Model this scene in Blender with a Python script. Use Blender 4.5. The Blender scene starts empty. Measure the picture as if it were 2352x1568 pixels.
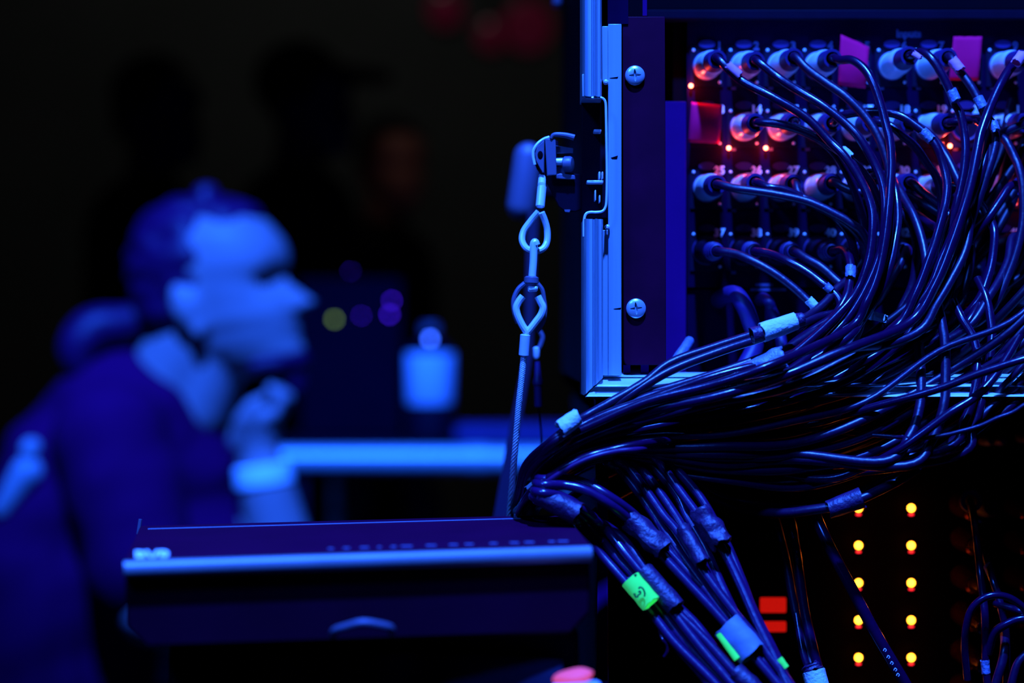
import bpy, bmesh, math, random
from mathutils import Vector, Matrix, noise

random.seed(7)
SC = bpy.context.scene
COL = SC.collection
F = 5000.0            # focal length in photo pixels (2352 wide)
CX, CY = 1176.0, 784.0
CZ = 1.15             # lens height above the floor


def P(px, py, d):
    """Point at distance d in front of the camera's start position, seen at photo pixel (px, py)."""
    return Vector(((px - CX) * d / F, d, CZ - (py - CY) * d / F))


# ------------------------------------------------------------------ camera
cam = bpy.data.cameras.new('camera')
camo = bpy.data.objects.new('camera', cam)
COL.objects.link(camo)
camo.location = (0, 0, CZ)
camo.rotation_euler = (math.pi / 2, 0, 0)
cam.sensor_width = 36.0
cam.lens = F * 36.0 / 2352.0
cam.clip_start = 0.05
cam.clip_end = 60
cam.dof.use_dof = True
cam.dof.focus_distance = 1.475
cam.dof.aperture_fstop = 3.0
SC.camera = camo

# ------------------------------------------------------------------ world, lights, exposure
w = bpy.data.worlds.new('world')
SC.world = w
w.use_nodes = True
bgn = w.node_tree.nodes['Background']
bgn.inputs[0].default_value = (0.10, 0.02, 0.55, 1)
bgn.inputs[1].default_value = 0.004
SC.view_settings.view_transform = 'Standard'
SC.view_settings.look = 'None'
SC.view_settings.gamma = 1.0
SC.view_settings.use_curve_mapping = False
SC.view_settings.exposure = 0.0


def lamp(name, kind, loc, aim, color, energy, size=0.1, spot=None, blend=0.3):
    l = bpy.data.lights.new(name, kind)
    l.color = color
    l.energy = energy
    if kind == 'AREA':
        l.shape = 'DISK'
        l.size = size
    elif kind in ('SPOT', 'POINT'):
        l.shadow_soft_size = size
    if kind == 'SPOT':
        l.spot_size = spot
        l.spot_blend = blend
    o = bpy.data.objects.new(name, l)
    COL.objects.link(o)
    o.location = loc
    o.rotation_euler = (Vector(aim) - Vector(loc)).to_track_quat('-Z', 'Y').to_euler()
    return o


BLUE = (0.022, 0.125, 1.0)
# blue stage wash heads hanging above and in front of the rack and of the seated person
lamp('key_wash', 'SPOT', (0.08, 0.25, 3.75), (0.12, 1.5, 1.1), BLUE, 2450, 0.06, math.radians(27), 0.5)
lamp('side_wash', 'SPOT', (-1.3, -0.5, 3.2), (0.15, 1.55, 1.15), (0.02, 0.125, 1.0), 380, 0.25, math.radians(24), 0.6)
lamp('person_wash', 'SPOT', (-0.40, 0.75, 3.75), (-0.28, 3.15, 1.10), (0.012, 0.110, 1.0), 3100, 0.10, math.radians(22), 0.6)
# unseen dim fill added to lift the far wall
lamp('wall_fill', 'AREA', (-0.6, 6.6, 4.0), (-0.3, 8.4, 1.9), (0.8, 0.85, 0.75), 5, 0.5)
# narrow warm spot without a fixture, added to tint one face in the crowd
lamp('added_warm_spot', 'SPOT', (0.3, 3.4, 3.3), (-0.28, 5.45, 1.58), (1.0, 0.45, 0.32), 30.0, 0.05, math.radians(5), 0.8)

# ------------------------------------------------------------------ materials
MATS = {}


def mat(name, col, rough=0.5, metal=0.0, spec=0.5, noise_scale=None, noise_amt=0.25, bump=0.0, emit=None, estr=0.0, stretch=None, sheen=0.0):
    if name in MATS:
        return MATS[name]
    m = bpy.data.materials.new(name)
    m.use_nodes = True
    nt = m.node_tree
    b = nt.nodes['Principled BSDF']
    b.inputs['Base Color'].default_value = (*col, 1)
    b.inputs['Roughness'].default_value = rough
    b.inputs['Metallic'].default_value = metal
    b.inputs['Specular IOR Level'].default_value = spec
    if sheen:
        b.inputs['Sheen Weight'].default_value = sheen
    if emit:
        b.inputs['Emission Color'].default_value = (*emit, 1)
        b.inputs['Emission Strength'].default_value = estr
    if noise_scale:
        tc = nt.nodes.new('ShaderNodeTexCoord')
        mp = nt.nodes.new('ShaderNodeMapping')
        if stretch:
            mp.inputs['Scale'].default_value = stretch
        nz = nt.nodes.new('ShaderNodeTexNoise')
        nz.inputs['Scale'].default_value = noise_scale
        nz.inputs['Detail'].default_value = 4
        nt.links.new(tc.outputs['Object'], mp.inputs['Vector'])
        nt.links.new(mp.outputs['Vector'], nz.inputs['Vector'])
        mx = nt.nodes.new('ShaderNodeMix')
        mx.data_type = 'RGBA'
        k0, k1 = 1 - noise_amt, 1 + noise_amt
        mx.inputs[6].default_value = (*[min(1, c * k0) for c in col], 1)
        mx.inputs[7].default_value = (*[min(1, c * k1) for c in col], 1)
        nt.links.new(nz.outputs['Fac'], mx.inputs[0])
        nt.links.new(mx.outputs[2], b.inputs['Base Color'])
        if bump:
            bp = nt.nodes.new('ShaderNodeBump')
            bp.inputs['Strength'].default_value = bump
            bp.inputs['Distance'].default_value = 0.002
            nt.links.new(nz.outputs['Fac'], bp.inputs['Height'])
            nt.links.new(bp.outputs['Normal'], b.inputs['Normal'])
    MATS[name] = m
    return m


ALU = mat('brushed_aluminium', (0.34, 0.42, 0.46), 0.42, 0.35, noise_scale=60, noise_amt=0.25, bump=0.15, stretch=(3, 3, 0.12))
STEEL = mat('zinc_steel', (0.78, 0.82, 0.84), 0.32, 0.25, noise_scale=120, noise_amt=0.15)
CHROME = mat('nickel', (0.80, 0.84, 0.86), 0.30, 0.30, noise_scale=200, noise_amt=0.08)
RAIL = mat('rack_rail_black', (0.040, 0.0004, 0.0120), 0.55, 0.0, 0.06, noise_scale=30, noise_amt=0.5, bump=0.05)
PANEL = mat('panel_black', (0.008, 0.0006, 0.015), 0.5, 0.0, 0.03, noise_scale=50, noise_amt=0.2)
CHASSIS = mat('chassis_grey', (0.045, 0.001, 0.070), 0.6, 0.0, 0.05, noise_scale=40, noise_amt=0.15)
PLY = mat('black_laminate', (0.004, 0.001, 0.008), 0.6, 0.0, 0.06, noise_scale=60, noise_amt=0.3, bump=0.1)
INNER = mat('case_inside', (0.0015, 0.0008, 0.003), 0.8, 0.0, 0.03, noise_scale=40, noise_amt=0.2)
CABLE = mat('cable_jacket', (0.018, 0.0010, 0.018), 0.22, 0.0, 0.46, noise_scale=160, noise_amt=0.35, bump=0.08)
CABLE2 = mat('cable_jacket_matt', (0.018, 0.0010, 0.019), 0.36, 0.0, 0.45, noise_scale=220, noise_amt=0.4, bump=0.12)
CABLE5 = mat('cable_jacket_pale', (0.032, 0.0040, 0.046), 0.24, 0.0, 0.6, noise_scale=160, noise_amt=0.35, bump=0.08)  # paler jacket for the dropping cables
CABLE4 = mat('cable_jacket_dull_shade', (0.010, 0.0005, 0.009), 0.45, 0.0, 0.20, noise_scale=220, noise_amt=0.4, bump=0.1)  # dull jacket, also darkened for the shade inside the bundle
CABLE3 = mat('cable_jacket_purple', (0.055, 0.004, 0.055), 0.38, 0.0, 0.40, noise_scale=220, noise_amt=0.3)
RUBBER = mat('black_rubber', (0.005, 0.001, 0.012), 0.5, 0.0, 0.15, noise_scale=150, noise_amt=0.3)
BOOT = mat('grey_boot', (0.030, 0.006, 0.080), 0.5, 0.0, 0.4, noise_scale=150, noise_amt=0.2)
PRINT = mat('white_print', (0.85, 0.85, 0.85), 0.6, noise_scale=300, noise_amt=0.1)
PRINT_DIM = mat('dim_print', (0.10, 0.08, 0.20), 0.6, noise_scale=300, noise_amt=0.1)
WHITE_TAPE = mat('white_cloth_tape', (0.62, 0.68, 0.70), 0.75, noise_scale=420, noise_amt=0.22, bump=0.5)
GREY_TAPE = mat('clear_label_sleeve', (0.16, 0.17, 0.30), 0.4, 0.0, 0.6, noise_scale=420, noise_amt=0.55, bump=0.5)
BLACK_TAPE = mat('black_cloth_tape', (0.035, 0.002, 0.040), 0.5, 0.0, 0.6, noise_scale=260, noise_amt=0.6, bump=0.6)
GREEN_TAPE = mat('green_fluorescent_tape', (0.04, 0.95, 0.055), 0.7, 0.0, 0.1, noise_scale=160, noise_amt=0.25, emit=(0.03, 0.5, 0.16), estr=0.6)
PINK_TAPE = mat('pink_fluorescent_tape', (1.0, 0.004, 0.075), 0.75, 0.0, 0.05, noise_scale=60, noise_amt=0.12)
PINK_TAG = mat('pink_tag', (1.0, 0.22, 0.42), 0.7, 0.0, 0.2, noise_scale=300, noise_amt=0.2)
INK = mat('marker_ink', (0.02, 0.10, 0.02), 0.6, noise_scale=300, noise_amt=0.2)
SKIN = mat('skin', (0.30, 0.20, 0.20), 0.5, 0.0, 0.3, noise_scale=30, noise_amt=0.1)
HAIR = mat('dark_hair', (0.04, 0.001, 0.034), 0.5, 0.0, 0.2, noise_scale=60, noise_amt=0.5, bump=0.4, stretch=(0.4, 1, 3))
SHIRT = mat('dark_tshirt', (0.060, 0.0008, 0.036), 0.85, 0.0, 0.03, noise_scale=14, noise_amt=0.25, bump=0.2)
DARK_CLOTH = mat('black_clothes', (0.006, 0.005, 0.010), 0.9, 0.0, 0.1, noise_scale=12, noise_amt=0.3)
WALL = mat('dark_wall', (0.05, 0.05, 0.05), 0.9, noise_scale=3, noise_amt=0.3)
FLOOR = mat('stage_floor', (0.012, 0.012, 0.014), 0.7, noise_scale=8, noise_amt=0.4)
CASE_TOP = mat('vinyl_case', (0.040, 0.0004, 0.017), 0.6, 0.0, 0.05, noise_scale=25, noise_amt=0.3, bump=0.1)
CASE_SHADED = mat('vinyl_case_shaded', (0.020, 0.0004, 0.009), 0.65, 0.0, 0.04, noise_scale=25, noise_amt=0.3, bump=0.1)  # lid vinyl darkened, shade of the upright faces put into the colour
TRIM = mat('grey_edge_trim', (0.12, 0.10, 0.15), 0.45, 0.2, 0.5, noise_scale=40, noise_amt=0.15)
PALE = mat('pale_plastic', (0.40, 0.42, 0.48), 0.5, noise_scale=40, noise_amt=0.1)
RED_LED = mat('red_led', (0.3, 0.02, 0.02), 0.3, emit=(1.0, 0.10, 0.05), estr=26)
ORANGE_LED = mat('orange_led', (0.3, 0.1, 0.02), 0.3, emit=(1.0, 0.33, 0.016), estr=11)
RED_GLOW = mat('red_switch_glow', (0.2, 0.01, 0.01), 0.4, noise_scale=60, noise_amt=0.3, emit=(1.0, 0.010, 0.005), estr=0.50)
GREEN_LED = mat('green_led', (0.05, 0.2, 0.02), 0.3, emit=(0.32, 0.55, 0.05), estr=2.2)
BLUE_GLINT = mat('blue_glint', (0.05, 0.05, 0.3), 0.3, emit=(0.03, 0.12, 1.0), estr=15)
VIOLET_LED = mat('violet_led', (0.05, 0.02, 0.3), 0.3, emit=(0.06, 0.01, 0.9), estr=9)
LENS_RED = mat('red_lamp_lens', (0.1, 0.0, 0.02), 0.3, emit=(1.0, 0.06, 0.22), estr=0.02)


# ------------------------------------------------------------------ mesh builder
def catmull(pts, n=8):
    """Resample a list of (Vector[, r]) control points as a smooth curve."""
    pts = [Vector(p) for p in pts]
    if len(pts) < 3:
        return pts
    out = []
    ext = [pts[0] * 2 - pts[1]] + pts + [pts[-1] * 2 - pts[-2]]
    for i in range(1, len(ext) - 2):
        p0, p1, p2, p3 = ext[i - 1], ext[i], ext[i + 1], ext[i + 2]
        for k in range(n):
            t = k / n
            t2, t3 = t * t, t * t * t
            out.append(0.5 * ((2 * p1) + (p2 - p0) * t + (2 * p0 - 5 * p1 + 4 * p2 - p3) * t2 + (3 * p1 - p0 - 3 * p2 + p3) * t3))
    out.append(pts[-1])
    return out


class MB:
    def __init__(self):
        self.v, self.f = [], []

    def add(self, verts, faces):
        o = len(self.v)
        self.v += [tuple(q) for q in verts]
        self.f += [[i + o for i in fc] for fc in faces]
        return self

    def box(self, a, b):
        (x0, y0, z0), (x1, y1, z1) = a, b
        x0, x1 = sorted((x0, x1)); y0, y1 = sorted((y0, y1)); z0, z1 = sorted((z0, z1))
        v = [(x0, y0, z0), (x1, y0, z0), (x1, y1, z0), (x0, y1, z0), (x0, y0, z1), (x1, y0, z1), (x1, y1, z1), (x0, y1, z1)]
        return self.add(v, [(0, 3, 2, 1), (4, 5, 6, 7), (0, 1, 5, 4), (1, 2, 6, 5), (2, 3, 7, 6), (3, 0, 4, 7)])

    def hexa(self, lo, hi):
        """Two quads (4 points each) joined into a solid."""
        return self.add(list(lo) + list(hi), [(0, 3, 2, 1), (4, 5, 6, 7), (0, 1, 5, 4), (1, 2, 6, 5), (2, 3, 7, 6), (3, 0, 4, 7)])

    def slab(self, poly, vec):
        """Planar polygon extruded along a vector."""
        n = len(poly)
        vec = Vector(vec)
        v = [Vector(p) for p in poly] + [Vector(p) + vec for p in poly]
        f = [list(range(n))[::-1], list(range(n, 2 * n))]
        f += [(i, (i + 1) % n, n + (i + 1) % n, n + i) for i in range(n)]
        return self.add(v, f)

    def tube(self, pts, r, seg=10, cap=True, ry=None, closed=False, up=None):
        pts = [Vector(p) for p in pts]
        n = len(pts)
        rr = r if callable(r) else (lambda t: r)
        tang = []
        for i in range(n):
            if closed:
                t = pts[(i + 1) % n] - pts[i - 1]
            else:
                t = pts[min(i + 1, n - 1)] - pts[max(i - 1, 0)]
            tang.append(t.normalized() if t.length > 1e-9 else Vector((0, 0, 1)))
        u = Vector(up) if up else (Vector((0, 0, 1)) if abs(tang[0].z) < 0.9 else Vector((1, 0, 0)))
        a = (u - tang[0] * u.dot(tang[0])).normalized()
        v = []
        for i in range(n):
            a = (a - tang[i] * a.dot(tang[i])).normalized()
            b = tang[i].cross(a)
            R = rr(i / max(1, n - 1))
            R2 = R if ry is None else R * ry
            for k in range(seg):
                th = 2 * math.pi * k / seg
                v.append(pts[i] + a * (R * math.cos(th)) + b * (R2 * math.sin(th)))
        f = []
        m = n if closed else n - 1
        for i in range(m):
            j = (i + 1) % n
            for k in range(seg):
                k2 = (k + 1) % seg
                f.append((i * seg + k, i * seg + k2, j * seg + k2, j * seg + k))
        if cap and not closed:
            f.append(tuple(range(seg))[::-1])
            f.append(tuple(range((n - 1) * seg, n * seg)))
        return self.add(v, f)

    def lathe(self, o, ax, prof, seg=24):
        """Profile [(along, radius)] turned about the axis ax through o."""
        o, ax = Vector(o), Vector(ax).normalized()
        u = Vector((0, 0, 1)) if abs(ax.z) < 0.9 else Vector((1, 0, 0))
        a = (u - ax * u.dot(ax)).normalized()
        b = ax.cross(a)
        v = []
        for (s, r) in prof:
            for k in range(seg):
                th = 2 * math.pi * k / seg
                v.append(o + ax * s + a * (r * math.cos(th)) + b * (r * math.sin(th)))
        f = []
        for i in range(len(prof) - 1):
            for k in range(seg):
                k2 = (k + 1) % seg
                f.append((i * seg + k, i * seg + k2, (i + 1) * seg + k2, (i + 1) * seg + k))
        f.append(tuple(range(seg))[::-1])
        f.append(tuple(range((len(prof) - 1) * seg, len(prof) * seg)))
        return self.add(v, f)

    def ball(self, c, r, seg=16, rings=10, rot=None):
        c = Vector(c)
        r = Vector(r) if hasattr(r, '__len__') else Vector((r, r, r))
        v = []
        for i in range(rings + 1):
            ph = math.pi * i / rings
            for k in range(seg):
                th = 2 * math.pi * k / seg
                q = Vector((r.x * math.sin(ph) * math.cos(th), r.y * math.sin(ph) * math.sin(th), r.z * math.cos(ph)))
                if rot:
                    q = rot @ q
                v.append(c + q)
        f = []
        for i in range(rings):
            for k in range(seg):
                k2 = (k + 1) % seg
                f.append((i * seg + k, (i + 1) * seg + k, (i + 1) * seg + k2, i * seg + k2))
        return self.add(v, f)

    def capsule(self, a, b, ra, rb, sy=1.0, seg=16):
        """Tapered capsule a-b; sy stretches it across the view (world Y)."""
        a, b = Vector(a), Vector(b)
        ax = (b - a)
        L = ax.length
        ax.normalize()
        prof = []
        for i in range(6):
            t = math.pi / 2 * i / 5
            prof.append((-ra * math.cos(t), max(1e-4, ra * math.sin(t))))
        for i in range(6):
            t = math.pi / 2 * i / 5
            prof.append((L + rb * math.sin(t), max(1e-4, rb * math.cos(t))))
        k = len(self.v)
        self.lathe(a, ax, prof, seg)
        if sy != 1.0:
            for i in range(k, len(self.v)):
                x, y, z = self.v[i]
                t = max(0, min(1, (Vector((x, y, z)) - a).dot(ax) / max(L, 1e-6)))
                cy = a.y + (b.y - a.y) * t
                self.v[i] = (x, cy + (y - cy) * sy, z)
        return self

    def mesh(self, name, smooth=True, angle=35):
        me = bpy.data.meshes.new(name)
        me.from_pydata(self.v, [], self.f)
        bm = bmesh.new()
        bm.from_mesh(me)
        bmesh.ops.remove_doubles(bm, verts=bm.verts, dist=1e-7)
        bmesh.ops.recalc_face_normals(bm, faces=bm.faces)
        bm.to_mesh(me)
        bm.free()
        if smooth:
            me.shade_smooth()
            me.set_sharp_from_angle(angle=math.radians(angle))
        return me

    def build(self, name, material, parent=None, bevel=0.0, smooth=True, angle=35):
        return obj(name, self.mesh(name, smooth, angle), material, parent, bevel)


def obj(name, me, material, parent=None, bevel=0.0, loc=None):
    if material and not me.materials:
        me.materials.append(material)
    o = bpy.data.objects.new(name, me)
    COL.objects.link(o)
    if parent is not None:
        o.parent = parent
        if parent.type == 'EMPTY' or any(parent.location):
            o.matrix_parent_inverse = Matrix.Translation(-parent.location)
        if loc is not None:
            o.location = loc
    elif loc is not None:
        o.location = loc
    else:                      # put the origin of a one-mesh thing at its base
        xs = [v.co for v in me.vertices]
        if xs and me.users == 1:
            lo = Vector([min(c[i] for c in xs) for i in range(3)])
            hi = Vector([max(c[i] for c in xs) for i in range(3)])
            base = Vector(((lo.x + hi.x) / 2, (lo.y + hi.y) / 2, lo.z))
            me.transform(Matrix.Translation(-base))
            o.location = base
    if bevel:
        md = o.modifiers.new('edge', 'BEVEL')
        md.width = bevel
        md.segments = 2
        md.limit_method = 'ANGLE'
    return o


def tag(o, label, cat, group=None, kind=None):
    o['label'] = label
    o['category'] = cat
    if group:
        o['group'] = group
    if kind:
        o['kind'] = kind
    return o


def thing(name, label, cat, loc, group=None):
    o = bpy.data.objects.new(name, None)
    COL.objects.link(o)
    o.empty_display_size = 0.02
    o.location = loc
    return tag(o, label, cat, group)


def pix_box(px0, px1, py0, py1, d0, d1, dref=None):
    """Axis-aligned box whose front face (distance d0) spans the given pixels."""
    r = dref or d0
    a, b = P(px0, py0, r), P(px1, py1, r)
    return (a.x, d0, b.z), (b.x, d1, a.z)


TMP = bpy.data.scenes.new('workbench')


def text_mesh(s, size, name):
    cu = bpy.data.curves.new(name, 'FONT')
    cu.body = s
    cu.size = size
    cu.align_x = 'CENTER'
    cu.align_y = 'CENTER'
    cu.extrude = 0.00008
    cu.offset = 0.0004
    cu.resolution_u = 3
    t = bpy.data.objects.new(name, cu)
    TMP.collection.objects.link(t)
    with bpy.context.temp_override(scene=TMP, view_layer=TMP.view_layers[0]):
        dg = bpy.context.evaluated_depsgraph_get()
    me = bpy.data.meshes.new_from_object(t.evaluated_get(dg))
    bpy.data.objects.remove(t)
    bpy.data.curves.remove(cu)
    me.materials.clear()
    return me


def fuse(mb, name, voxel, iters=4):
    """Merge overlapping volumes into one continuous skin."""
    me = mb.mesh(name, False)
    t = bpy.data.objects.new(name, me)
    TMP.collection.objects.link(t)
    r = t.modifiers.new('r', 'REMESH')
    r.mode = 'VOXEL'
    r.voxel_size = voxel
    s = t.modifiers.new('s', 'SMOOTH')
    s.factor = 0.5
    s.iterations = iters
    with bpy.context.temp_override(scene=TMP, view_layer=TMP.view_layers[0]):
        dg = bpy.context.evaluated_depsgraph_get()
    out = bpy.data.meshes.new_from_object(t.evaluated_get(dg))
    bpy.data.objects.remove(t)
    bpy.data.meshes.remove(me)
    out.shade_smooth()
    return out


# ================================================================== the venue
fl = MB().box((-6, -3, -0.1), (6, 9, 0)).build('floor', FLOOR, smooth=False)
fl['kind'] = 'structure'
wb = MB().box((-6, 8.6, 0), (6, 8.8, 6)).build('wall_back', WALL, smooth=False)
wb['kind'] = 'structure'

# ================================================================== upper rack case
case = thing('rack_case', 'tall black equipment rack case with aluminium edge frame, full of plugged cables', 'rack case', (0.33, 1.75, P(0, 912, 1.47).z))
ZB = P(0, 912, 1.47).z        # underside of the upper case
ZT = P(0, -1700, 1.47).z      # its top, above the picture


def stile(ypx0, ypx1, dx=0.0, mitre=False):
    prof = [(1338, 1.478), (1339, 1.464), (1343, 1.459), (1347, 1.462), (1351, 1.4635), (1358, 1.4635), (1361, 1.467), (1363, 1.4675),
            (1365, 1.460), (1367, 1.4585), (1369, 1.462), (1374, 1.465), (1379, 1.4645), (1383, 1.468), (1385, 1.480), (1385, 1.515), (1338, 1.515)]
    top, bot = [], []
    for (px, d) in prof:
        x = (px + dx - CX) * 1.46 / F
        y1 = ypx1 - (px + dx - 1340) * 0.9 if mitre else ypx1
        top.append(Vector((x, d, P(0, ypx0, 1.46).z)))
        bot.append(Vector((x, d, P(0, y1, 1.46).z)))
    n = len(prof)
    m = MB()
    m.add(bot + top, [list(range(n)), list(range(n, 2 * n))[::-1]] + [(i, (i + 1) % n, n + (i + 1) % n, n + i) for i in range(n)])
    return m


stile(-1700, 220).build('frame_stile', ALU, case, angle=20)
stile(502, 909, 3, True).build('frame_stile', ALU, case, angle=20)
# bottom rail, mitred at its left end; top light put into its paler aluminium
prof = [(859, 1.545), (861, 1.492), (864, 1.488), (867, 1.489), (869, 1.492), (871, 1.487), (884, 1.463), (887, 1.4615), (888.5, 1.4635),
        (889.5, 1.478), (899, 1.478), (900.5, 1.466), (907, 1.457), (910, 1.456), (911.5, 1.459), (912, 1.545)]
lo, hi = [], []
for (py, d) in prof:
    z = P(0, py, 1.46).z
    lo.append(Vector(((1394 - (min(py, 911) - 862) * 1.0 - CX) * 1.46 / F, d, z)))
    hi.append(Vector((0.66, d, z)))
n = len(prof)
MB().add(lo + hi, [list(range(n)), list(range(n, 2 * n))[::-1]] + [(i, (i + 1) % n, n + (i + 1) % n, n + i) for i in range(n)]).build('frame_rail', mat('lit_satin_rail', (0.72, 0.80, 0.82), 0.3, 0.15, noise_scale=60, noise_amt=0.15, stretch=(0.12, 3, 3)), case, angle=20)
for (y0, y1) in ((60, 186), (528, 862)):
    MB().box(*pix_box(1383, 1398, y0, y1, 1.481, 1.485)).build('groove_strip', ALU, case, bevel=0.0004)
# bright inner flange beside the rail and its marks; cut off where shade falls
fl_ = MB().box(*pix_box(1397, 1427.5, 55, 862, 1.476, 1.4795)).build('flange_strip', ALU, case, bevel=0.0004)
for (px, py, wd, hh) in [(1410, 178, 20, 4), (1411, 361, 16, 8), (1418, 708, 18, 4)]:
    MB().slab([P(px - wd / 2, py + 1, 1.4758), P(px + wd / 2, py - hh / 2, 1.4758), P(px + wd * .4, py + hh / 2, 1.4758), P(px - wd * .3, py + hh / 2, 1.4758)], (0, 0.0006, 0)).build('slot', INNER, fl_, smooth=False)
for (px, py) in [(1391, 190), (1394, 522)]:
    MB().lathe(P(px, py, 1.478), (0, -1, 0), [(0, 0.0016), (0.004, 0.0019), (0.0052, 0.0016), (0.0058, 0.0008)], 14).build('rivet', STEEL, case)
# latch dish: black pressed tray with a bright rolled rim
MB().box(*pix_box(1336, 1396, 224, 500, 1.503, 1.507)).build('latch_dish', PLY, case, bevel=0.0005)
rim = [(1345, 224), (1360, 224.5), (1378, 224), (1387, 228), (1391, 238), (1392, 262), (1393, 320), (1394, 400), (1393, 460), (1390, 477), (1383, 485), (1370, 487), (1355, 487), (1346, 491), (1342, 502), (1341, 520), (1341, 543)]
MB().tube(catmull([P(x, y, 1.466) for x, y in rim], 5), 0.00085, 8).build('dish_rim', STEEL, case)
MB().box(*pix_box(1337, 1342, 170, 222, 1.462, 1.476)).build('rim_tab', ALU, case, bevel=0.0004)
for (a, b, c, e) in [(1364, 1381, 297, 303), (1348, 1386, 414, 420), (1375, 1379, 394, 410), (1382, 1386, 394, 410), (1366, 1369, 436, 460), (1376, 1379, 448, 464)]:
    MB().box(*pix_box(a, b, c, e, 1.488, 1.503)).build('latch_lug', STEEL, case, bevel=0.0004)
# shell panels
xL = (1340 - CX) * 1.47 / F
MB().box((xL, 1.507, ZB), (xL + 0.009, 2.10, ZT)).build('case_panel', PLY, case, bevel=0.0006)
MB().box((0.645, 1.50, ZB), (0.655, 2.10, ZT)).build('case_panel', PLY, case, bevel=0.0006)
MB().box((xL, 1.545, ZB), (0.655, 2.10, ZB + 0.009)).build('case_panel', INNER, case)
MB().box((xL, 1.50, ZT), (0.655, 2.10, ZT + 0.01)).build('case_panel', INNER, case)
MB().box((xL, 2.10, ZB), (0.655, 2.11, ZT)).build('case_panel', INNER, case)
# rack rail with two pan head screws
rr = [(1440, 38), (1527, 38), (1528.5, 300), (1530, 838), (1440, 838), (1435, 834), (1432.5, 826), (1430, 60), (1431, 48), (1434, 41)]
rail = MB().slab([P(x, y, 1.486) for x, y in rr], (0, 0.003, 0)).build('rack_rail', RAIL, case, bevel=0.0005)
MB().box(*pix_box(1432, 1448, 838, 862, 1.494, 1.498)).build('rail_foot', CHASSIS, case)
MB().box(*pix_box(1472, 1490, 838, 862, 1.494, 1.498)).build('rail_foot', CHASSIS, case)
MB().box(*pix_box(1396, 1443, -600, 55, 1.485, 1.49)).build('filler_strip', PANEL, case)  # dark strip in place of the shaded top of the inner flange
MB().box(*pix_box(1443, 1476, -600, 38, 1.50, 1.503)).build('filler_strip', INNER, case)
MB().box(*pix_box(1476, 1486, -600, 36, 1.50, 1.503)).build('filler_strip', CHASSIS, case)


def screw(px, py, d, rot):
    c = P(px, py, d)
    R = 22.5 * d / F
    m = MB()
    nr, ns = 26, 72
    v, f = [], []
    for i in range(nr + 1):
        q = i / nr
        for k in range(ns):
            th = 2 * math.pi * k / ns
            h = 0.0030 * math.sqrt(max(0, 1 - (q * 0.93) ** 2)) + 0.0012
            # four pointed cross recess
            a = (th - rot) % (math.pi / 2)
            a = min(a, math.pi / 2 - a)
            rs = 0.66 / (1 + 2.6 * (a / (math.pi / 4)))
            if q < rs:
                h -= min(0.0034, (rs - q) * 0.016 + 0.0012)
            v.append(c + Vector((R * q * math.cos(th), -h, R * q * math.sin(th))))
    for i in range(nr):
        for k in range(ns):
            k2 = (k + 1) % ns
            f.append((i * ns + k, (i + 1) * ns + k, (i + 1) * ns + k2, i * ns + k2))
    m.add(v, f)
    m.lathe(c, (0, -1, 0), [(-0.0005, R * 0.98), (0.0022, R)], 48)
    return m.build('screw', mat('screw_steel', (0.5, 0.54, 0.58), 0.3, 0.5, noise_scale=200, noise_amt=0.1), rail, angle=28)


screw(1458, 174, 1.486, 0.05)
screw(1460.5, 708, 1.486, 0.12)

# handle standing off the case side, further back
hp = [P(1215, 352, 1.86), P(1211, 370, 1.86), P(1204, 420, 1.86), P(1198, 470, 1.86), P(1196, 484, 1.86)]
for yy in (396, 440):
    MB().tube([P(1205, yy, 1.86), P(1305, yy, 1.86)], 0.006, 10).build('handle_arm', PLY, case)
MB().box(*pix_box(1269, 1291, -200, 12, 1.88, 1.90)).build('corner_bracket', TRIM, case, bevel=0.002)
MB().capsule(P(1213, 360, 1.86), P(1197, 472, 1.86), 0.0125, 0.0128, 0.9).build('side_handle', TRIM, case)

# butterfly latch bracket on the case corner
latch = MB().slab([P(x, y, 1.512) for x, y in [(1252, 316), (1236, 328), (1225, 344), (1224, 364), (1233, 388), (1258, 424), (1283, 474), (1296, 484), (1322, 486), (1338, 480), (1338, 400), (1286, 396), (1282, 324), (1262, 316)]], (0, 0.004, 0)).build('latch', PLY, case, bevel=0.0006)
MB().tube(catmull([P(x, y, 1.509) for x, y in [(1262, 315), (1250, 319), (1236, 329), (1226, 344), (1224.5, 360), (1228, 378)]], 5), 0.0011, 8).build('latch_edge', STEEL, latch)
MB().slab([P(x, y, 1.508) for x, y in [(1250, 322), (1234, 336), (1229, 352), (1231, 368), (1240, 386), (1246, 396), (1250, 396)]], (0, 0.003, 0)).build('latch_cheek', TRIM, latch, bevel=0.0004)
MB().ball(P(1241, 356, 1.508), (0.0019, 0.0008, 0.0029)).build('latch_hole', INNER, latch)
MB().slab([P(x, y, 1.504) for x, y in [(1252, 318), (1276, 318), (1279, 402), (1256, 403)]], (0, 0.003, 0)).build('latch_plate', TRIM, latch, bevel=0.0005)
MB().tube(catmull([P(x, y, 1.504) for x, y in [(1266, 318), (1270, 311), (1279, 309), (1300, 311), (1319, 316)]], 5), lambda t: 0.0012 + 0.0010 * t, 10).build('latch_tab', TRIM, latch)
MB().slab([P(x, y, 1.507) for x, y in [(1276, 402), (1286, 398), (1320, 402), (1322, 412), (1290, 411), (1278, 410)]], (0, 0.004, 0)).build('latch_tab', TRIM, latch, bevel=0.0005)
MB().slab([P(x, y, 1.5095) for x, y in [(1276, 334), (1317, 340), (1317, 352), (1278, 352)]], (0, 0.002, 0)).build('latch_tongue', TRIM, latch, bevel=0.0004)
MB().slab([P(x, y, 1.5095) for x, y in [(1277, 383), (1294, 382), (1302, 400), (1279, 402)]], (0, 0.002, 0)).build('latch_tongue', TRIM, latch, bevel=0.0004)
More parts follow.
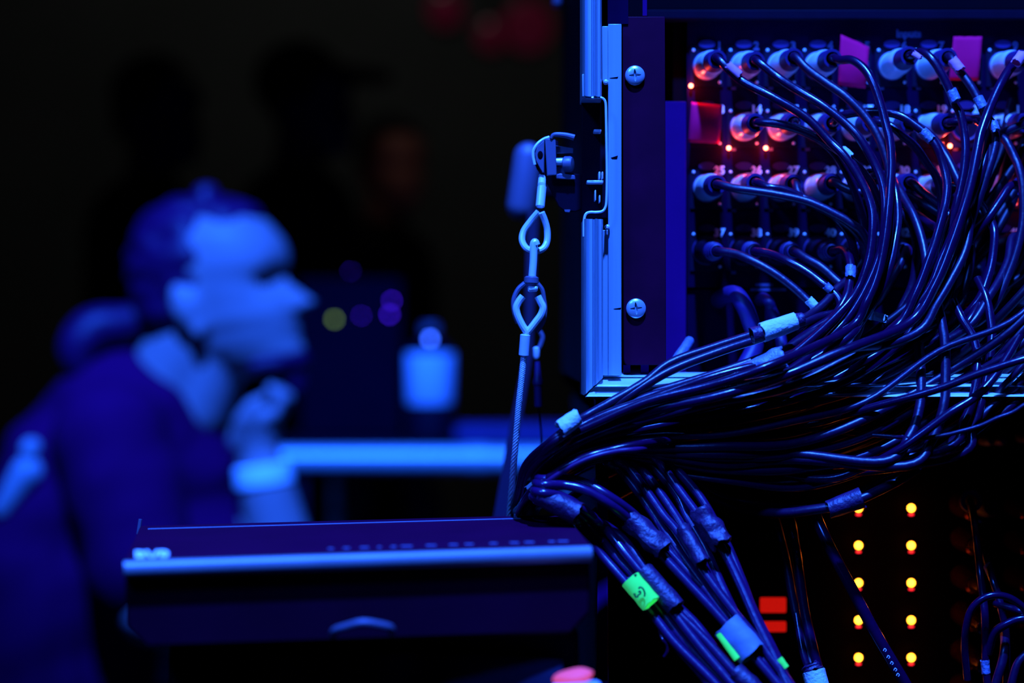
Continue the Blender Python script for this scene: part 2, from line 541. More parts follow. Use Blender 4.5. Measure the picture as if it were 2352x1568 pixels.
MB().lathe(P(1277, 371, 1.508), (1, 0, 0), [(0, 0.0024), (0.006, 0.0026), (0.0065, 0.002)], 16).build('latch_pin', STEEL, latch)
MB().lathe(P(1304, 377, 1.508), (0.95, -0.3, 0), [(-0.003, 0.0046), (-0.002, 0.0055), (0.002, 0.0055), (0.0035, 0.0046), (0.004, 0.001)], 24).build('latch_roller', TRIM, latch)
MB().slab([P(x, y, 1.509) for x, y in [(1296, 481), (1310, 481), (1308, 487), (1298, 486)]], (0, 0.002, 0)).build('latch_toe', TRIM, latch)

# ================================================================== input panel unit
PD = 1.612
unit = thing('input_panel', 'black rack input panel with rows of cable sockets and small red lights', 'audio panel', P(2000, 855, PD + 0.1))
MB().box(*pix_box(1578, 2480, 44, 660, PD, PD + 0.004)).build('panel_plate', PANEL, unit, bevel=0.0004)
MB().box(*pix_box(1578, 2480, 664, 862, PD + 0.003, PD + 0.007)).build('blank_plate', PANEL, unit, bevel=0.0004)
MB().box(*pix_box(1486, 2480, 22, 43, 1.598, PD + 0.003)).build('header_lip', PLY, unit, bevel=0.0006)
MB().box(*pix_box(1486, 2480, -600, 20, 1.600, 1.604)).build('header_plate', INNER, unit)
MB().box(*pix_box(1524, 1576, 233, 862, 1.590, 1.596)).build('chassis_flange', CHASSIS, unit, bevel=0.0004)  # shade put into the shape: top cut off below the header
MB().box((0.12, PD + 0.01, P(0, 862, PD).z), (0.60, 1.95, P(0, -500, PD).z)).build('chassis_body', INNER, unit)
COLS = [1623 + 85.0 * k for k in range(9)]
ROWS = [152, 292, 432, 575]
flange_me = MB().slab([Vector((sx * 0.0122, 0, sz * 0.0150)) for sx, sz in [(-1, -1), (1, -1), (1, 1), (-1, 1)]], (0, 0.0016, 0)).mesh('socket_flange')
flange_me.materials.append(RUBBER)
tab_me = MB().slab([Vector((0.0062 * math.cos(t), 0, 0.0030 * math.sin(t))) for t in [2 * math.pi * k / 18 for k in range(18)]], (0, 0.0022, 0)).mesh('push_tab')
tab_me.materials.append(BOOT)
dot_me = MB().lathe((0, 0, 0), (0, -1, 0), [(0, 0.0011), (0.0006, 0.0011), (0.001, 0.0006)], 12).mesh('flange_screw')
dot_me.materials.append(STEEL)
dash_me = MB().box((-0.0018, 0, -0.001), (0.0018, 0.0002, 0.001)).mesh('print_mark')
dash_me.materials.append(PRINT_DIM)
ring_me = MB().tube([Vector((0.0098 * math.cos(t), 0, 0.0098 * math.sin(t))) for t in [2 * math.pi * k / 28 for k in range(28)]], 0.0011, 8, closed=True).mesh('socket_ring')
ring_me.materials.append(BOOT)


def part_at(name, me, loc, parent, rot=None):
    o = bpy.data.objects.new(name, me)
    COL.objects.link(o)
    o.parent = parent
    if parent.type == 'EMPTY' or any(parent.location):
        o.matrix_parent_inverse = Matrix.Translation(-parent.location)
    o.location = loc
    if rot:
        o.rotation_euler = rot
    return o


num_cache = {}
for r, py in enumerate(ROWS):
    for k, px in enumerate(COLS):
        fo = part_at('socket_flange', flange_me, P(px, py, PD - 0.0016), unit)
        part_at('push_tab', tab_me, P(px + 1, py - 51, PD - 0.0036), fo).matrix_parent_inverse = Matrix.Translation(-fo.location)
        part_at('socket_ring', ring_me, P(px, py, PD - 0.002), fo).matrix_parent_inverse = Matrix.Translation(-fo.location)
        for sx, sz in ((-30, -37), (30, 37)):
            part_at('flange_screw', dot_me, P(px + sx, py + sz, PD - 0.0016), fo).matrix_parent_inverse = Matrix.Translation(-fo.location)
        nn = str(12 * r + k + 1)
        if nn not in num_cache:
            num_cache[nn] = text_mesh(nn, 0.0082, 'socket_number')
            num_cache[nn].materials.append(PRINT if r else PRINT_DIM)  # top row coloured dimmer for the shade under the header
        part_at('socket_number', num_cache[nn], P(px + 29, py - (46 if r == 0 else 40), PD - 0.0019), unit, (math.pi / 2, 0, 0))
        part_at('print_mark', dash_me, P(px + 62, py + 51, PD - 0.0003), unit)
tm = text_mesh('Inputs', 0.0075, 'printed_word')
tm.materials.append(PRINT_DIM)
part_at('printed_word', tm, P(2087, 78, PD - 0.0004), unit, (math.pi / 2, 0, 0))
for (px, py, wd) in [(1755, 654, 40), (1765, 665, 80)]:
    MB().box(*pix_box(px - wd / 2, px + wd / 2, py - 3, py + 3, PD - 0.0002, PD + 0.001)).build('print_line', PRINT_DIM, unit)
led_me = MB().ball((0, 0, 0), 0.0016, 12, 8).mesh('status_light')
led_me.materials.append(RED_LED)
for (px, py) in [(1587, 197), (1674, 340), (1759, 340), (2182, 335), (2345, 447)]:
    lo_ = part_at('status_light', led_me, P(px, py, PD - 0.003), unit)
    l = bpy.data.lights.new('status_glow', 'POINT')
    l.color = (1.0, 0.05, 0.03)
    l.energy = 0.016
    l.shadow_soft_size = 0.0018
    lo2 = bpy.data.objects.new('status_glow', l)
    COL.objects.link(lo2)
    lo2.location = P(px, py, PD - 0.0075)

# ================================================================== cables
XLR = [(0, 0.0096), (0.0015, 0.0101), (0.005, 0.0101), (0.0058, 0.0096), (0.026, 0.0096), (0.031, 0.0092), (0.0385, 0.0083), (0.0395, 0.0079)]
XLRB = [(0.0390, 0.0076), (0.041, 0.0079), (0.052, 0.0072), (0.0590, 0.0070), (0.0612, 0.0066), (0.0612, 0.0049), (0.0520, 0.0047)]
RIB = [(0.036, 0.0080), (0.042, 0.0072), (0.0425, 0.0064), (0.046, 0.0070), (0.048, 0.0068), (0.0485, 0.0058), (0.052, 0.0063), (0.054, 0.0060), (0.0545, 0.0050), (0.058, 0.0056), (0.0605, 0.0052), (0.061, 0.0042), (0.058, 0.0036)]


def plug(root, px, py, black=False, dx=6, dy=10, chrome=True):
    """Cable connector seated at panel pixel (px, py); returns where the cable leaves it."""
    b = P(px, py, PD - 0.002)
    e = P(CX + (px - CX) * PD / 1.55 + dx, CY + (py - CY) * PD / 1.55 + dy, 1.55)
    ax = (e - b).normalized()
    sh = MB().lathe(b, ax, XLR, 32).build('plug_shell', RUBBER if black else CHROME, root, angle=25)
    if black:
        MB().lathe(b, ax, RIB, 24).build('strain_relief', BOOT, root, angle=25)
    else:
        MB().lathe(b, ax, XLRB, 28).build('boot', BOOT, root, angle=25)
        MB().tube([b + ax * 0.0545, b + ax * 0.0580], 0.0048, 16).build('boot_opening', INNER, root)
    return b + ax * 0.055, ax


ST = [(2130, 735, 165, 1.500, .050), (1965, 835, 135, 1.487, .048), (1810, 897, 108, 1.476, .045), (1650, 935, 88, 1.470, .040), (1500, 965, 70, 1.466, .034),
      (1385, 998, 50, 1.462, .028), (1300, 1038, 44, 1.458, .024), (1244, 1086, 40, 1.462, .022), (1220, 1135, 32, 1.490, .020), (1204, 1180, 24, 1.565, .016), (1212, 1300, 24, 1.605, .016), (1230, 1480, 24, 1.61, .016)]


def lane(u, v, i0, sag=0.0):
    out = []
    for i in range(i0, len(ST)):
        px, py, h, d, hd = ST[i]
        a, b = ST[max(0, i - 1)], ST[min(len(ST) - 1, i + 1)]
        tx, ty = b[0] - a[0], b[1] - a[1]
        L = math.hypot(tx, ty)
        nx, ny = -ty / L, tx / L
        sg = sag * [0.7, 1.0, 1.0, 0.75, 0.4, 0.1, 0, 0, 0, 0, 0, 0][i]
        uu = u + 0.05 * math.sin(3.1 * i + 17 * u + 5 * v)
        vv = v + 0.06 * math.cos(2.3 * i + 11 * v)
        out.append((px + nx * uu * h, py + ny * uu * h + sg, d + vv * hd - (0.028 * uu if i < 7 else 0)))
    return out


def smooth3(pts):
    return catmull([P(*q) for q in pts], 7)


def run_cable(root, pts, r=0.0031, material=None, start=None, ax=None, name='jacket', seg=10):
    vs = [P(*q) for q in pts]
    if start is not None:
        vs = [start, start + ax * 0.012] + vs
    crv = catmull(vs, 7)
    return MB().tube(crv, r, seg).build(name, material or random.choice([CABLE, CABLE, CABLE2]), root, angle=60)


def wrap(name, root, a, b, ra, rb, material, seg=18, wob=0.10, flat=1.0, rag=0.0, steps=9, bow=0.0, inset=0.80):
    """Tape sleeve between two (px,py,d) points; radii in pixels."""
    A, B = P(*a), P(*b)
    k = a[2] / F
    rnd = random.random() * 50
    axis = (B - A)
    L = axis.length
    t = axis.normalized()
    up = Vector((0, -1, 0))
    s = (up - t * up.dot(t)).normalized()
    q = t.cross(s)
    v, f = [], []
    rows = [(-0.0, inset)] + [(i / steps, 1.0) for i in range(steps + 1)] + [(1.0, inset)]
    for (x, kk) in rows:
        r = (ra + (rb - ra) * x) * k * kk
        for j in range(seg):
            th = 2 * math.pi * j / seg
            nn = 1 + wob * noise.noise(Vector((x * 3.2 + rnd, math.cos(th) * 1.3, math.sin(th) * 1.3)))
            dx = rag * k * noise.noise(Vector((rnd * 2 + x * 9, th * 2.1, 3))) if x in (0, 1) else 0
            v.append(A + t * (x * L + dx) + q * (math.cos(th) * r * nn) + s * (math.sin(th) * r * nn * flat) + q * (bow * k * math.sin(math.pi * x)))
    n = len(rows)
    for i in range(n - 1):
        for j in range(seg):
            j2 = (j + 1) % seg
            f.append((i * seg + j, i * seg + j2, (i + 1) * seg + j2, (i + 1) * seg + j))
    m = MB().add(v, f)
    return m.build(name, material, root, angle=40)


def tapething(name, label, a, b, ra, rb, material, group=None, **kw):
    o = wrap(name, None, a, b, ra, rb, material, **kw)
    return tag(o, label, 'tape', group)


ORD = ['first', 'second', 'third', 'fourth', 'fifth', 'sixth', 'seventh', 'eighth', 'ninth']
RN = ['top', 'second', 'third', 'fourth']


def zd(pts, d0, d1):
    """Give a traced pixel path a distance that runs from d0 to d1."""
    n = len(pts)
    return [(x, y, d0 + (d1 - d0) * (i / max(1, n - 1)) ** 0.8) for i, (x, y) in enumerate(pts)]


def plugged(r, k, pts, d1, u, v, i0, black=False, label=None, dx=6, dy=10, rad=0.0031, m=None, tail=True, sag=0.0):
    lab = label or 'black cable plugged into the %s row, %s socket from the rack rail' % (RN[r], ORD[k])
    root = thing('audio_cable', lab, 'cable', P(COLS[k], ROWS[r] + 30, PD - 0.03), 'cables plugged into the input panel')
    s, ax = plug(root, COLS[k], ROWS[r], black, dx, dy)
    path = zd(pts, 1.535, d1) + (lane(u, v, i0, sag) if tail else [])
    run_cable(root, path, rad, m, s, ax)
    return root


A = plugged(0, 0, [(1700, 183), (1772, 222), (1852, 270), (1906, 325), (1940, 359), (1976, 413), (1999, 466), (2005, 520), (1992, 610), (1945, 700)], 1.475, 0.55, -0.2, 2)
wrap('cable_tag', A, (1672, 148, 1.533), (1700, 172, 1.531), 9, 9, PINK_TAG, rag=6, flat=0.5)
A = plugged(0, 1, [(1790, 180), (1840, 212), (1890, 243), (1940, 282), (1976, 320), (2011, 381), (2029, 431), (2033, 490), (2022, 580), (1980, 680), (1920, 760)], 1.472, 0.42, -0.5, 2, dy=14)
A = plugged(0, 2, [(1856, 160), (1900, 192), (1940, 220), (1985, 265), (2015, 310), (2038, 370), (2046, 430), (2046, 500), (2030, 600), (1990, 700)], 1.482, 0.25, 0.1, 1, dy=6)
A = plugged(0, 3, [(1928, 138), (1957, 138), (1985, 158), (2005, 190), (2023, 240), (2036, 290), (2045, 330), (2048, 380), (2045, 430), (2041, 480), (2034, 545), (2018, 625), (1992, 690), (1950, 755)], 1.466, 0.62, -0.75, 2, dy=8)
A = plugged(0, 5, [(2118, 120), (2140, 135), (2163, 170), (2185, 215), (2194, 240), (2206, 262), (2215, 306), (2218, 345), (2213, 400), (2197, 470), (2172, 545), (2160, 596), (2150, 641), (2133, 694), (2105, 755)], 1.485, 0.15, -0.4, 1, dy=2)
wrap('cable_tag', A, (2098, 122, 1.527), (2115, 133, 1.524), 7, 6, PINK_TAG, rag=6, flat=0.6)
wrap('label_sleeve', A, (2185, 208, 1.509), (2196, 232, 1.507), 12.5, 12.5, GREY_TAPE, rag=3, wob=0.05)
A = plugged(0, 6, [(2200, 158), (2225, 190), (2246, 225), (2258, 255), (2272, 275), (2283, 290), (2287, 320), (2281, 354), (2268, 395), (2250, 450), (2225, 520), (2195, 600), (2160, 680)], 1.49, 0.0, 0.2, 1, dy=6)
wrap('cable_tag', A, (2187, 138, 1.530), (2206, 162, 1.527), 13, 13, PINK_TAG, rag=8)
wrap('label_sleeve', A, (2246, 224, 1.514), (2258, 248, 1.512), 12, 12, GREY_TAPE, rag=3, wob=0.05)
wrap('label_sleeve', A, (2280, 280, 1.506), (2287, 300, 1.504), 11, 11, GREY_TAPE, rag=5, wob=0.1)
A = plugged(0, 8, [(2336, 140), (2318, 160), (2300, 190), (2281, 230), (2267, 265), (2252, 309), (2243, 354), (2233, 405), (2218, 465), (2190, 550), (2150, 650), (2090, 740)], 1.462, 0.3, -0.9, 1, dx=-2, rad=0.0034)
wrap('cable_tag', A, (2348, 126, 1.520), (2334, 145, 1.516), 13, 12, PINK_TAG, rag=6)
A = plugged(1, 1, [(1745, 281), (1790, 285), (1840, 300), (1880, 318), (1920, 341), (1950, 365), (1985, 400), (2012, 445), (2030, 510), (2020, 600), (1970, 700)], 1.50, 0.35, 0.5, 2)
wrap('label_sleeve', A, (1936, 345, 1.513), (1956, 360, 1.511), 11, 9, WHITE_TAPE, rag=8)
plugged(1, 2, [(1830, 293), (1870, 312), (1912, 345), (1945, 395), (1970, 460), (1985, 540), (1960, 640)], 1.53, 0.7, 0.5, 2)
A = plugged(1, 3, [(1930, 267), (1975, 258), (2030, 258), (2070, 267), (2105, 290), (2135, 315), (2155, 345), (2170, 390), (2175, 425), (2173, 455), (2167, 488), (2152, 542), (2136, 590), (2105, 670), (2060, 750)], 1.472, 0.2, -0.6, 1)
wrap('label_sleeve', A, (2119, 301, 1.494), (2140, 323, 1.492), 12, 12, GREY_TAPE, rag=4, wob=0.06)
plugged(1, 4, [(2010, 280), (2047, 290), (2074, 313), (2101, 336), (2127, 372), (2151, 408), (2162, 455), (2158, 530), (2130, 620)], 1.51, -0.1, 0.6, 1)
plugged(1, 6, [(2235, 275), (2255, 283), (2270, 300), (2269, 330), (2263, 363), (2252, 399), (2233, 443), (2205, 500), (2165, 590), (2115, 690)], 1.478, 0.05, -0.3, 1)
plugged(1, 5, [(2138, 312), (2170, 354), (2193, 398), (2208, 434), (2219, 479), (2226, 525), (2216, 578), (2190, 632), (2154, 694), (2105, 765)], 1.462, 0.1, -0.8, 1)
plugged(1, 8, [(2300, 308), (2311, 324), (2329, 359), (2342, 392), (2350, 440), (2348, 520), (2320, 620), (2260, 730)], 1.50, -0.3, 0.2, 0)
plugged(2, 0, [(1690, 433), (1740, 440), (1790, 448), (1845, 460), (1880, 473), (1915, 490), (1950, 510), (1985, 540), (2000, 600), (1960, 690)], 1.51, 0.75, 0.2, 2, dy=6)
plugged(2, 1, [(1765, 430), (1800, 436), (1840, 452), (1880, 472), (1930, 510), (1960, 570), (1950, 660)], 1.53, 0.5, 0.9, 2, dy=2)
plugged(2, 2, [(1835, 446), (1855, 460), (1885, 477), (1930, 503), (1975, 545), (1990, 610), (1955, 710)], 1.52, 0.6, 0.7, 2, dy=4)
plugged(2, 3, [(1950, 436), (1990, 445), (2025, 458), (2060, 480), (2095, 520), (2105, 590), (2080, 690)], 1.52, 0.0, 0.4, 1, dy=2)
plugged(2, 4, [(2040, 402), (2054, 425), (2061, 470), (2062, 510), (2056, 551), (2045, 605), (2020, 670), (1980, 735)], 1.475, 0.4, -0.3, 1, dy=-10)
plugged(2, 5, [(2119, 442), (2150, 466), (2178, 493), (2200, 535), (2195, 620), (2150, 720)], 1.50, -0.1, 0.0, 1, dy=2)
plugged(2, 6, [(2230, 440), (2255, 470), (2275, 505), (2284, 535), (2280, 590), (2268, 640), (2240, 700)], 1.49, -0.3, -0.2, 0)
plugged(2, 8, [(2340, 425), (2320, 428), (2297, 461), (2270, 500), (2244, 528), (2210, 580), (2160, 660), (2110, 730)], 1.49, -0.05, 0.1, 1, dx=-2)
A = plugged(3, 0, [(1690, 583), (1730, 600), (1775, 625), (1820, 658), (1855, 690), (1875, 712), (1880, 745), (1840, 790)], 1.50, 0.85, 0.3, 2, True)
wrap('label_sleeve', A, (1857, 688, 1.503), (1874, 706, 1.502), 11, 11, WHITE_TAPE, rag=5)
A = plugged(3, 1, [(1775, 585), (1810, 600), (1850, 622), (1885, 648), (1910, 668), (1930, 695), (1920, 735), (1870, 785)], 1.495, 0.75, -0.4, 2, True)
wrap('label_sleeve', A, (1897, 656, 1.507), (1910, 668, 1.506), 10, 9, GREY_TAPE, rag=5)
plugged(3, 2, [(1850, 592), (1885, 612), (1915, 638), (1935, 660), (1945, 700), (1920, 760)], 1.51, 0.5, 0.3, 2, True)
A = plugged(3, 3, [(1935, 573), (1950, 590), (1954, 620), (1950, 655), (1942, 685), (1915, 726), (1870, 756), (1826, 786), (1795, 812), (1740, 838), (1690, 860), (1560, 893), (1450, 928), (1365, 965)], 1.445, 0.55, -1.0, 6, True)
wrap('label_sleeve', A, (1954, 612, 1.512), (1953, 638, 1.508), 12, 12, GREY_TAPE, rag=5)
A = plugged(3, 4, [(1982, 598), (1950, 640), (1920, 665), (1900, 690), (1870, 716), (1845, 731), (1790, 748), (1735, 766), (1640, 797), (1540, 833), (1480, 878), (1400, 925), (1335, 962)], 1.44, 0.95, -0.8, 6, True, dx=-4)
plugged(3, 5, [(2050, 640), (2010, 700), (1960, 714), (1910, 722), (1880, 728), (1845, 741), (1790, 762), (1735, 780), (1650, 808), (1540, 851), (1450, 905), (1355, 968)], 1.443, 0.75, -0.9, 6, True, dx=-4)
plugged(3, 6, [(2190, 610), (2165, 680), (2120, 740)], 1.49, -0.2, -0.6, 1, True)
plugged(3, 7, [(2275, 600), (2268, 632), (2255, 680), (2220, 745)], 1.48, -0.35, -0.4, 0, True)
plugged(3, 8, [(2326, 545), (2316, 596), (2297, 640), (2272, 680), (2230, 745)], 1.48, -0.4, -0.6, 0, True, dy=-20)


def loose(label, pts, rad=0.0031, m=None, group='loose cables around the bundle', name='audio_cable'):
    root = thing(name, label, 'cable', P(*pts[len(pts) // 2]), group)
    run_cable(root, pts, rad, m)
    return root


loose('black cable bending straight down in the middle of the tangle beside the fourth column', zd([(2020, 395), (2061, 431), (2079, 461), (2095, 488), (2110, 525), (2122, 569), (2127, 610), (2123, 655), (2105, 720), (2070, 785)], 1.55, 1.468) + lane(0.3, -0.9, 1))
loose('short cable crossing behind the tall arcs below the third socket row', zd([(2060, 440), (2100, 455), (2119, 466), (2158, 490), (2200, 520), (2230, 570), (2210, 680)], 1.56, 1.50) + lane(-0.2, 0.5, 0))
loose('thin cable showing a short bright streak under the third socket row', zd([(2070, 475), (2106, 494), (2133, 512), (2156, 528), (2180, 560), (2170, 650)], 1.56, 1.50) + lane(-0.3, 0.7, 1))
loose('cable hanging straight down near the picture edge in front of the bright rail', zd([(2245, 640), (2261, 673), (2272, 712), (2278, 760), (2276, 800), (2270, 850), (2258, 910), (2235, 980), (2190, 1050)], 1.50, 1.45) + lane(-0.9, -0.6, 2, 110))
loose('cable hanging down between the two brightest pieces of the bottom rail', zd([(2190, 690), (2208, 729), (2235, 774), (2245, 818), (2244, 854), (2238, 900), (2215, 965), (2160, 1035)], 1.49, 1.445) + lane(-0.8, -0.8, 2, 100))
loose('black vertical cable crossing the bottom rail in the tangle', zd([(2155, 700), (2170, 782), (2172, 863), (2168, 930), (2140, 1010), (2080, 1070)], 1.48, 1.44) + lane(-0.7, -0.9, 2, 90), 0.0034)
loose('black vertical cable just left of the bright rail pieces', zd([(2110, 790), (2115, 860), (2113, 930), (2090, 1000), (2030, 1060)], 1.48, 1.44) + lane(-0.6, -0.9, 2, 80), 0.0034)
loose('slim bright cable running straight from the bundle up to the picture edge', [(2440, 800, 1.43), (2352, 825, 1.43), (2288, 845, 1.432), (2235, 863, 1.434), (2170, 888, 1.437), (2101, 909, 1.442), (2026, 929, 1.45), (1940, 952, 1.46), (1840, 975, 1.47)] + lane(-0.3, 0.0, 3), 0.0028)
loose('very thin pale wire waving across the lower right of the bundle', [(2400, 900, 1.43), (2352, 930, 1.43), (2325, 947, 1.431), (2290, 960, 1.432), (2250, 978, 1.434), (2200, 992, 1.436), (2170, 999, 1.438), (2120, 1006, 1.442), (2085, 1006, 1.445), (2020, 1000, 1.46)] + lane(-0.5, 0.2, 3), 0.0015)
loose('long cable slanting down from the picture edge to the lower bundle', [(2400, 690, 1.46), (2352, 756, 1.455), (2315, 818, 1.45), (2279, 872, 1.445), (2235, 915, 1.44), (2181, 949, 1.437), (2111, 1000, 1.437), (2060, 1035, 1.44), (1980, 1075, 1.45), (1880, 1100, 1.46)] + lane(-0.8, 0.1, 3, 90), 0.0030)
loose('lowest cable of the sagging bundle, passing through the dark tape', [(2420, 800, 1.47), (2330, 890, 1.465), (2250, 960, 1.46), (2190, 1012, 1.465), (2130, 1057, 1.467), (2084, 1091, 1.458), (2014, 1128, 1.452), (1950, 1155, 1.45), (1870, 1170, 1.455), (1780, 1178, 1.47), (1680, 1160, 1.50), (1560, 1105, 1.505)] + lane(-1.0, 0.3, 5), 0.0034)
loose('cable just above the lowest one in the sagging bundle', [(2420, 850, 1.465), (2290, 960, 1.46), (2200, 1030, 1.46), (2110, 1065, 1.48), (2030, 1100, 1.485), (1950, 1140, 1.49), (1850, 1160, 1.495), (1740, 1160, 1.50), (1640, 1130, 1.505)] + lane(-0.95, 0.6, 4, 20), 0.0030)
loose('purple cable arching over the descending cables at the bundle bend', [(1560, 1010, 1.47), (1475, 1030, 1.428), (1420, 1036, 1.420), (1360, 1050, 1.416), (1300, 1078, 1.418), (1240, 1118, 1.425), (1205, 1150, 1.45), (1190, 1178, 1.50), (1185, 1200, 1.57), (1190, 1330, 1.60)], 0.0019, CABLE3)
loose('slim black cable running beside the purple one at the bundle bend', [(1620, 1000, 1.47), (1480, 1018, 1.430), (1400, 1034, 1.422), (1340, 1052, 1.419), (1280, 1084, 1.421), (1225, 1124, 1.43), (1198, 1160, 1.47), (1180, 1195, 1.57), (1182, 1330, 1.60)], 0.0026)

# fillers inside the bundle
NF = 26
for i in range(NF):
    u = -1.0 + 1.35 * (i + 0.5) / NF
    v = random.uniform(0.1, 1) if u > -0.3 else (-0.9 if i % 3 == 0 else random.uniform(-0.4, 1))
    sag = max(0, -u) * 135 * random.uniform(0.7, 1.0)
    if u > -0.35:
        x9, y9 = 2290 + random.uniform(-60, 130), 330 + random.uniform(-120, 160) - 60 * u
        pre = [(x9 + 60, y9 - 60, 1.585), (x9 + 20, y9 + 90, 1.545 + 0.02 * v), (x9 - 70, y9 + 230, 1.525 + 0.03 * v)]
    else:
        y9 = 700 - 260 * (u + 0.35) + random.uniform(-70, 70)
        pre = [(2480, y9 - 170, 1.50 + 0.03 * v), (2345, y9 + random.uniform(-20, 20), 1.49 + 0.04 * v)]
    loose('black cable packed inside the sagging cable bundle', pre + lane(u, v, 0, sag), random.choice([0.0029, 0.0031, 0.0033, 0.0024]), CABLE4 if (i % 3 or u > -0.3) else CABLE2, 'cables packed inside the sagging bundle')

# cables that drop from the bundle towards the lower front
def dz(y):
    return 1.462 - 0.075 * max(0, (y - 1050)) / 500


DN = [
    ('lowest cable of the drop, entering the black tape beside the front case', [(1300, 1160), (1330, 1200), (1372, 1262), (1420, 1318), (1455, 1358), (1500, 1412), (1552, 1478), (1645, 1572), (1700, 1640)]),
    ('cable of the drop entering the green taped bunch', [(1225, 1140), (1260, 1142), (1318, 1168), (1350, 1200), (1400, 1262), (1448, 1315), (1478, 1352), (1520, 1405), (1570, 1470), (1668, 1575), (1730, 1640)]),
    ('cable of the drop passing behind the green taped bunch', [(1230, 1128), (1290, 1140), (1340, 1170), (1392, 1215), (1440, 1275), (1490, 1335), (1545, 1395), (1620, 1470), (1700, 1560), (1760, 1630)]),
    ('cable leaving the black tape and running to the pale grey tape', [(1235, 1150), (1300, 1155), (1350, 1180), (1410, 1235), (1470, 1305), (1520, 1350), (1580, 1420), (1650, 1500), (1720, 1575), (1780, 1640)]),
    ('upper of the two cables entering the torn grey tape', [(1240, 1100), (1300, 1098), (1350, 1112), (1400, 1140), (1450, 1176), (1490, 1215), (1530, 1260), (1600, 1335), (1660, 1395), (1710, 1450), (1790, 1545), (1840, 1610)]),
    ('lower of the two cables entering the torn grey tape', [(1235, 1112), (1295, 1114), (1345, 1126), (1400, 1158), (1445, 1193), (1478, 1225), (1515, 1268), (1580, 1338), (1640, 1402), (1690, 1458), (1765, 1545), (1820, 1610)]),
    ('short cable ending at the torn grey tape', [(1360, 1190), (1400, 1212), (1435, 1242), (1470, 1290), (1500, 1335), (1560, 1400), (1620, 1465), (1690, 1545), (1740, 1610)]),
    ('first of the parallel cables falling out of the bundle', [(1394, 1060), (1420, 1075), (1460, 1122), (1500, 1180), (1540, 1240), (1590, 1310), (1640, 1380), (1690, 1445), (1750, 1520), (1810, 1600)]),
    ('second of the parallel cables falling out of the bundle', [(1416, 1055), (1445, 1075), (1490, 1135), (1525, 1185), (1553, 1218), (1590, 1275), (1640, 1345), (1690, 1410), (1740, 1470), (1800, 1550), (1840, 1610)]),
    ('third of the parallel cables falling out of the bundle', [(1450, 1064), (1480, 1085), (1525, 1145), (1560, 1198), (1580, 1235), (1610, 1285), (1640, 1345), (1690, 1425), (1750, 1515), (1800, 1590)]),
    ('fourth of the parallel cables, thin and fading into the dark', [(1472, 1046), (1495, 1065), (1535, 1110), (1560, 1145), (1580, 1190), (1620, 1260), (1660, 1350), (1700, 1430), (1760, 1530)]),
    ('brightest of the parallel cables, entering the crumpled black tape', [(1498, 1044), (1520, 1068), (1560, 1125), (1595, 1172), (1625, 1215), (1665, 1270), (1700, 1340), (1740, 1430), (1785, 1520), (1820, 1600)]),
    ('outermost of the parallel cables, entering the crumpled black tape', [(1528, 1058), (1555, 1080), (1590, 1118), (1620, 1160), (1645, 1205), (1675, 1262), (1705, 1335), (1730, 1400), (1780, 1500), (1815, 1580)]),
    ('cable running under the green taped bunch down to the frame edge', [(1440, 1330), (1480, 1378), (1525, 1440), (1560, 1490), (1605, 1540), (1650, 1600)]),
    ('cable with a bright streak between the green tape and the pale tape', [(1480, 1330), (1540, 1398), (1580, 1450), (1620, 1500), (1680, 1570), (1720, 1620)]),
    ('cable emerging beneath the pale grey tape', [(1560, 1395), (1600, 1435), (1650, 1500), (1700, 1555), (1760, 1620)]),
]
for i, (lab, pts) in enumerate(DN):
    x0, y0 = pts[0]
    q = [(x, y, dz(y) + 0.004 * math.sin(i * 2.1) - (0.03 * min(1, max(0, (1215 - y) / 70)) if i < 7 else 0)) for x, y in pts]
    if y0 < 1200:
        q = [(x0 + 170, y0 - 105, 1.545), (x0 + 80, y0 - 62, 1.53), (x0 + 12, y0 - 18, 1.495)] + q
    loose(lab, q, 0.0031, CABLE5, 'cables dropping from the bundle')
loose('thin frayed wire end hanging below the green tape', [(1512, 1435, 1.41), (1516, 1452, 1.405), (1522, 1468, 1.40), (1532, 1482, 1.40), (1532, 1496, 1.40), (1525, 1508, 1.40)], 0.0010, CABLE)

# ================================================================== tape wraps
tapething('white_tape', 'smooth white tape sleeve around two cables in the middle of the bundle', (1750, 764, 1.452), (1828, 737, 1.456), 23, 21, WHITE_TAPE, wob=0.05, rag=4)
tapething('black_tape', 'shiny black tape collar beside the smooth white sleeve, on its rack rail side', (1727, 771, 1.451), (1749, 764, 1.452), 20, 18, BLACK_TAPE, rag=3)
tapething('black_tape', 'shiny black tape collar on the far end of the smooth white sleeve', (1826, 737, 1.456), (1846, 732, 1.457), 17, 16, BLACK_TAPE, rag=3)
tapething('torn_tape', 'torn pale cloth tape wrapped round cables below the white sleeve', (1692, 856, 1.434), (1802, 819, 1.434), 14, 25, GREY_TAPE, wob=0.35, rag=12, steps=16, flat=0.8)
tapething('white_tape', 'frayed white tape wrapped on top of the bundle near the bend', (1288, 986, 1.410), (1328, 955, 1.413), 21, 19, WHITE_TAPE, wob=0.12, rag=10)
tapething('white_tape', 'short white tape sliver at the bundle bend above the front case', (1211, 1122, 1.449), (1250, 1096, 1.447), 7, 7, WHITE_TAPE, wob=0.2, rag=6, flat=0.6)
tapething('black_tape', 'dusty black tape around three cables just above the front case corner', (1236, 1136, 1.416), (1328, 1180, 1.412), 23, 27, BLACK_TAPE, wob=0.12, rag=10, steps=14)
tapething('torn_tape', 'ragged torn tape lump on the cables below the bundle', (1447, 1193, 1.430), (1525, 1262, 1.420), 24, 26, BLACK_TAPE, wob=0.35, rag=14, steps=16)
